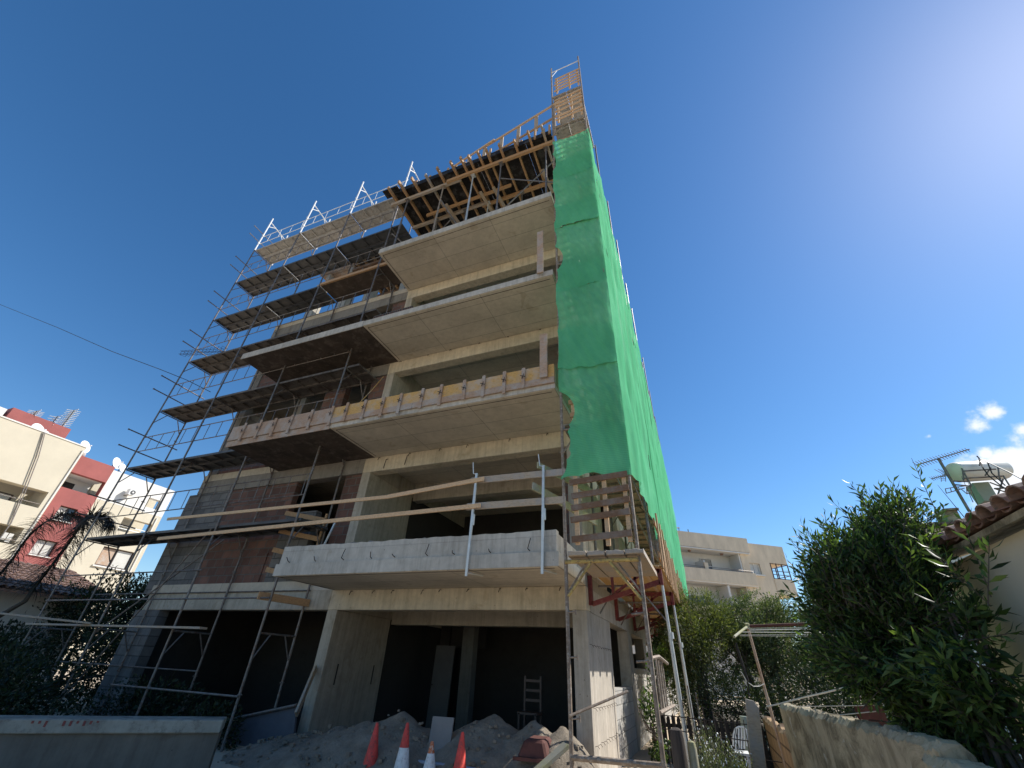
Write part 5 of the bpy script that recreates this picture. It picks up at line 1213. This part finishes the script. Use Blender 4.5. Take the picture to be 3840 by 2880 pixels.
shrub('pepper_tree', [(-.30, 14.6, 2.5, 1.0, 1.1, 1.15), (-.75, 15.2, 1.7, .8, 1.0, 1.2), (.15, 14.9, 3.0, .65, .7, .75), (-.75, 14.6, 3.3, .45, .6, .6)], 26000, .10, .020, 'leaf_yellow', 'feathery yellow-green tree right beside the foot of the green netting', 'tree', seed=21, gap=-.2, nscale=2.2)
shrub('olive_tree', [(1.45, 15.5, 2.5, 1.15, 1.1, 1.2), (1.9, 15.8, 3.2, .85, .8, .65), (.7, 15.2, 2.1, .85, .9, 1.1), (.75, 15.6, 3.0, .5, .6, .5)], 30000, .085, .024, 'leaf_olive', 'grey-green olive tree directly behind the rusty clothes-line frame', 'tree', seed=22, gap=-.1, nscale=2.0)
shrub('olive_tree', [(3.1, 16.5, 2.6, 1.3, 1.2, 1.25), (4.3, 16.8, 2.6, 1.2, 1.2, 1.2), (2.5, 16, 1.6, 1.0, 1.0, 1.0), (3.4, 16.5, 3.5, .6, .7, .5)], 30000, .085, .024, 'leaf_olive', 'olive tree farther right, partly behind the laurel bush', 'tree', seed=23, gap=-.1, nscale=2.0)
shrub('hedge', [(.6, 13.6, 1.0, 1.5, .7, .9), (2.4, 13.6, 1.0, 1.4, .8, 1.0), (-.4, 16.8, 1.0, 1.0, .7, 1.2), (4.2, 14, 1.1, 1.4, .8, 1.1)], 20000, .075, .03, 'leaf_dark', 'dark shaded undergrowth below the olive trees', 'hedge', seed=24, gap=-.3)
shrub('shrub', [(-1.35, 13.0, 1.5, .30, .5, .55), (-1.45, 12.0, .6, .3, .6, .7), (-1.3, 16.2, 2.0, .45, .9, .8)], 5000, .09, .05, 'leaf_laurel', 'leafy shrub in the gap between the side wall and the galvanised props', 'shrub', seed=25, gap=-.1)
shrub('hedge', [(3.5, 24, 2.2, 3.5, 1.5, 2.4), (8, 24, 2.2, 3.0, 1.5, 2.4)], 12000, .16, .06, 'leaf_olive', 'tall row of greenery at the back of the garden', 'hedge', seed=26, gap=-.3)
# rosemary
def spiky(name, c_, n, lb, seed):
    t_ = thing(name, lb, 'shrub', (c_[0], c_[1], 0)); rg = np.random.default_rng(seed)
    P, D = [], []
    st = MB(); fl = []
    for i in range(n):
        a = rg.uniform(0, 6.28); r_ = rg.uniform(0, 1)**.6; x = c_[0]+math.cos(a)*r_*c_[3]; y = c_[1]+math.sin(a)*r_*c_[3]*.8
        h_ = c_[2]*(1-.4*r_*r_)*rg.uniform(.7, 1.08); d = np.array([math.cos(a)*r_*.25, math.sin(a)*r_*.25, 1.0]); d /= np.linalg.norm(d); p0 = np.array([x, y, h_*.25])
        st.tube(Vector(p0), Vector(p0+d*h_*.75), .005, 4, .002)
        for k in range(34):
            f_ = k/34; P.append(p0+d*h_*.75*f_); aa = k*2.4; D.append(d*.9+np.array([math.cos(aa), math.sin(aa), .1])*.7)
        fl.append(p0+d*h_*.75)
    leaves('foliage', 'leaf_rosemary', t_, np.array(P), np.array(D), .05, .009)
    fm = MB()
    for p in fl[::2]:
        fm.bar(Vector(p)+Vector((jit(.01), jit(.01), jit(.02))), Vector(p)+Vector((jit(.01), jit(.01), .015)), .009, .009)
    part(fm, 'flowers', 'dish_white', t_)['kind'] = 'stuff'; part(st, 'stems', 'bark', t_)
def y6(x, y, Y): return at(2500+x*.3617, 2400+y*.3617, Y)
for (px, py, Y, r_, lb, sd_) in ((380, 860, 8.4, .17, 'tall spiky rosemary bush beside the shiny props', 31), (560, 1010, 8.0, .22, 'lower flowering rosemary bush between the props and the wooden plank', 32), (400, 1080, 7.6, .2, 'nearest low flowering rosemary bush by the stump', 33), (740, 1130, 7.9, .13, 'small flowering rosemary bush at the foot of the wooden plank', 34)):
    p = y6(px, py, Y); spiky('rosemary_bush', (p.x, p.y, p.z, r_), 110, lb, sd_)
# garden wall
def ywall(x0, y0, x1, y1, th, z0, z1, n, amp, mb=None):
    mb = mb or MB(); base = len(mb.v); d = Vector((x1-x0, y1-y0, 0)); L_ = d.length; d.normalize(); nrm = Vector((-d.y, d.x, 0))
    if nrm.x < 0: nrm = -nrm
    for i in range(n+1):
        t_ = i/n; p = Vector((x0, y0, 0)).lerp(Vector((x1, y1, 0)), t_); h_ = z0+(z1-z0)*t_
        a_ = amp*(math.sin(i*.9)+math.sin(i*.37+1)+math.sin(i*2.3))*.4+jit(amp*.4); q = p+nrm*th
        rv = jit(amp*.15)
        mb.v += [(p.x, p.y, 0), (p.x, p.y, h_+a_-.05), (p.x+.05*nrm.x+rv*.3, p.y+.02, h_+a_), (q.x-.05, q.y, h_+a_+jit(amp*.15)), (q.x, q.y, h_+a_-.06), (q.x, q.y, 0)]
    for i in range(n):
        for j in range(5):
            b0 = base+6*i+j; mb.f.append((b0, b0+1, b0+7, b0+6))
    mb.f += [tuple(base+j for j in range(5, -1, -1)), tuple(base+6*n+j for j in range(6))]
    return mb
o = ywall(.83, 8.95, 1.30, 4.5, .20, 1.30, 1.30, 150, .018).build('garden_wall', 'mortar_wall', smooth=False); tag(o, 'old stained concrete garden wall with a crumbling top, running towards the camera at the right', 'wall')
o = ywall(1.24, 4.7, 1.15, 1.0, .26, 1.215, 1.23, 150, .014).build('garden_wall', 'mortar_wall'); tag(o, 'nearest low length of the old garden wall at the bottom right', 'wall')
o = ywall(.80, 12.8, .86, 9.0, .18, .93, .94, 26, .035).build('brick_garden_wall', 'garden_brick'); tag(o, 'low orange brick garden wall between the wooden plank and the concrete wall', 'wall')
p0, p1 = y6(885, 620, 8.9), y6(945, 1330, 8.9)
pk = MB().prism([y6(812, 606, 8.9), y6(905, 632, 8.9), y6(925, 665, 8.9), y6(955, 700, 8.9), y6(1045, 1400, 8.9), y6(885, 1400, 8.9)], (0, .05, 0)).build('fence_board', 'timber_old', bevel=.006); tag(pk, 'wide weathered wooden board standing upright at the end of the orange brick wall', 'board')
s1_ = MB().lathe([(.075, -.5), (.08, 0), (.078, .35), (.07, .44), (.03, .46)], (y6(105, 1000, 6.6).x, 6.6, y6(105, 1000, 6.6).z-.38), (0, 0, 1), 12).build('wooden_post', 'stump_wood', smooth=True); tag(s1_, 'dark weathered wooden post at the bottom edge beside the rusty scaffold leg', 'post')
s1_ = MB().lathe([(.05, -.5), (.052, 0), (.05, .30), (.04, .36), (.02, .37)], (y6(255, 1080, 6.7).x, 6.7, y6(255, 1080, 6.7).z-.34), (0, 0, 1), 12).build('wooden_post', 'timber_mossy', smooth=True); tag(s1_, 'shorter mossy wooden post right of the dark one at the bottom edge', 'post')
# mesh fence
mf = thing('mesh_fence', 'rusty wire mesh fence strung between the scaffold leg and the wooden board', 'fence', (0, 9.1, 0))
mb = MB()
for (a, b_) in (((-120, 770), (1000, 895)), ((-120, 905), (1000, 1070)), ((850, 1220), (1200, 1270))): mb.tube(y6(*a, 9.1), y6(*b_, 9.1), .007, 5)
for i in range(10):
    x = -60+i*98; a = y6(x, 560-0*i, 9.1); mb.tube((a.x, 9.1, 0), (a.x+.02, 9.1, a.z-.08*i*.5), .006, 5)
part(mb, 'wires', 'rebar', mf)
for x in (215, 300):
    a = y6(x, 300+x*.8, 9.3); part(MB().tube((a.x, 9.3, 0), a, .012, 6), 'post', 'steel_tube', mf)
pf = thing('picket_fence', 'dark wooden picket fence in the shade at the back of the garden', 'fence', (0, 12.6, 0))
for i in range(34):
    x = -1.3+i*.11; part(MB().prism([(x, 12.6, 0), (x+.08, 12.6, 0), (x+.08, 12.6, .78+jit(.03)), (x+.04, 12.6, .86+jit(.03)), (x, 12.6, .78+jit(.03))], (0, .03, 0)), 'picket', 'fence_dark', pf)
part(MB().box(-1.35, 2.5, 12.64, 12.68, .3, .37).box(-1.35, 2.5, 12.64, 12.68, .62, .69), 'rail', 'fence_dark', pf)
# garden chair
gc = thing('garden_chair', 'white plastic garden chair with a rounded slatted back behind the mesh fence', 'chair', (y6(765, 1000, 9.8).x, 9.8, 0))
arc = [(690, 1100), (692, 980), (710, 920), (750, 900), (800, 905), (825, 930), (832, 1000), (835, 1100)]
part(MB().path([y6(*p, 9.8) for p in arc], .014, 6), 'back_frame', 'plastic_white', gc)
for i in range(4):
    x = 718+i*29; part(MB().bar(y6(x, 1130, 9.8), y6(x, 915, 9.8), .025, .012, (0, 1, 0)), 'back_slat', 'plastic_white', gc)
q0, q1 = y6(690, 1120, 9.8), y6(835, 1120, 9.8)
part(MB().box(q0.x, q1.x, 9.45, 9.82, q0.z-.05, q0.z-.02), 'seat', 'plastic_white', gc)
for x in (q0.x+.02, q1.x-.02):
    for y in (9.47, 9.8): part(MB().bar((x, y, 0), (x, y, q0.z-.05), .04, .04), 'leg', 'plastic_white', gc)
o = MB().tube((y6(800, 900, 11).x, 11, 0), y6(795, 790, 11), .07, 12).build('pale_pipe', 'tank_base', smooth=True); tag(o, 'pale upright pipe just above the white garden chair', 'pipe')
# clothes line
def y3(x, y, Y): return at(2500+x*.3616, 1900+y*.3616, Y)
cl = thing('clothes_line', 'rusty t-shaped clothes-line frame with thin wires across the garden', 'clothes line', (y6(1100, 820, 10.4).x, 10.4, 0))
pc = y3(838, 1240, 10.4); pe = y3(1900, 1200, 10.4)
part(MB().tube(pc, pe, .026, 8), 'crossbar', 'tub_rust', cl)
pfoot = y6(1105, 830, 10.4); part(MB().tube(pc, pfoot, .024, 8).tube(pfoot, pfoot+(pfoot-pc).normalized()*1.1, .024, 8), 'post', 'batten_pink', cl)
part(MB().tube(pc, y3(700, 1350, 9.6), .022, 8).tube(pc-Vector((0, 0, .03)), pc+Vector((0, -.02, .05)), .04, 8), 'arm', 'timber_mossy', cl)
wr = MB()
for (a, b_, r_) in (((860, 1280), (1900, 1262), .007), ((740, 1300), (1900, 1310), .007), ((760, 1340), (1900, 1345), .003), ((720, 1330), (1900, 1325), .003), ((800, 1262), (1900, 1250), .003)): wr.tube(y3(*a, 10.0), y3(*b_, 10.6), r_, 5)
part(wr, 'wire', 'rope_white', cl)
part(MB().path([y6(780, 340, 10.2), y6(830, 430, 10.2), y6(900, 480, 10.2), y6(960, 480, 10.3), y6(1010, 455, 10.36)], .008, 5), 'loose_cord', 'rope_white', cl)
o = MB().tube(y6(715, 30, 9.9), y6(840, 420, 9.9), .02, 7).tube(y6(840, 420, 9.9), y6(855, 590, 9.9), .012, 6).build('dark_stake', 'fence_dark'); tag(o, 'thin dark slanting stake left of the clothes-line post', 'stake')
rp = MB().path([y6(1040, 690, 8.6), y6(1160, 665, 8.4), y6(1400, 600, 8.0), y6(1600, 555, 7.6), y6(1990, 460, 6.9)], .010, 6).build('rope', 'rope_white'); tag(rp, 'taut white rope rising from the garden wall end into the laurel bush', 'rope')
rp = MB().tube(y6(1340, 690, 8.2), y6(2060, 680, 8.2), .004, 5).build('wire', 'rope_white'); tag(rp, 'thin level wire above the old garden wall, upper', 'wire')
rp = MB().tube(y6(1730, 785, 6.9), y6(2170, 740, 6.9), .005, 5).build('wire', 'rope_white'); tag(rp, 'thin wire just above the crumbling wall top, lower', 'wire')
cr_ = thing('red_shutter', 'dark red corrugated sheet in the shade behind the old garden wall', 'sheet', (y6(2100, 780, 11).x, 11, 0))
for i in range(12):
    a = y6(1960+i*22, 680, 11); part(MB().box(a.x, a.x+.035, 11, 11.03, .2, a.z), 'rib', 'tub_rust', cr_)
a = y6(1960, 680, 11); b_ = y6(2240, 680, 11); part(MB().box(a.x-.02, b_.x, 11.032, 11.05, .15, a.z), 'sheet', 'tub_rust', cr_)
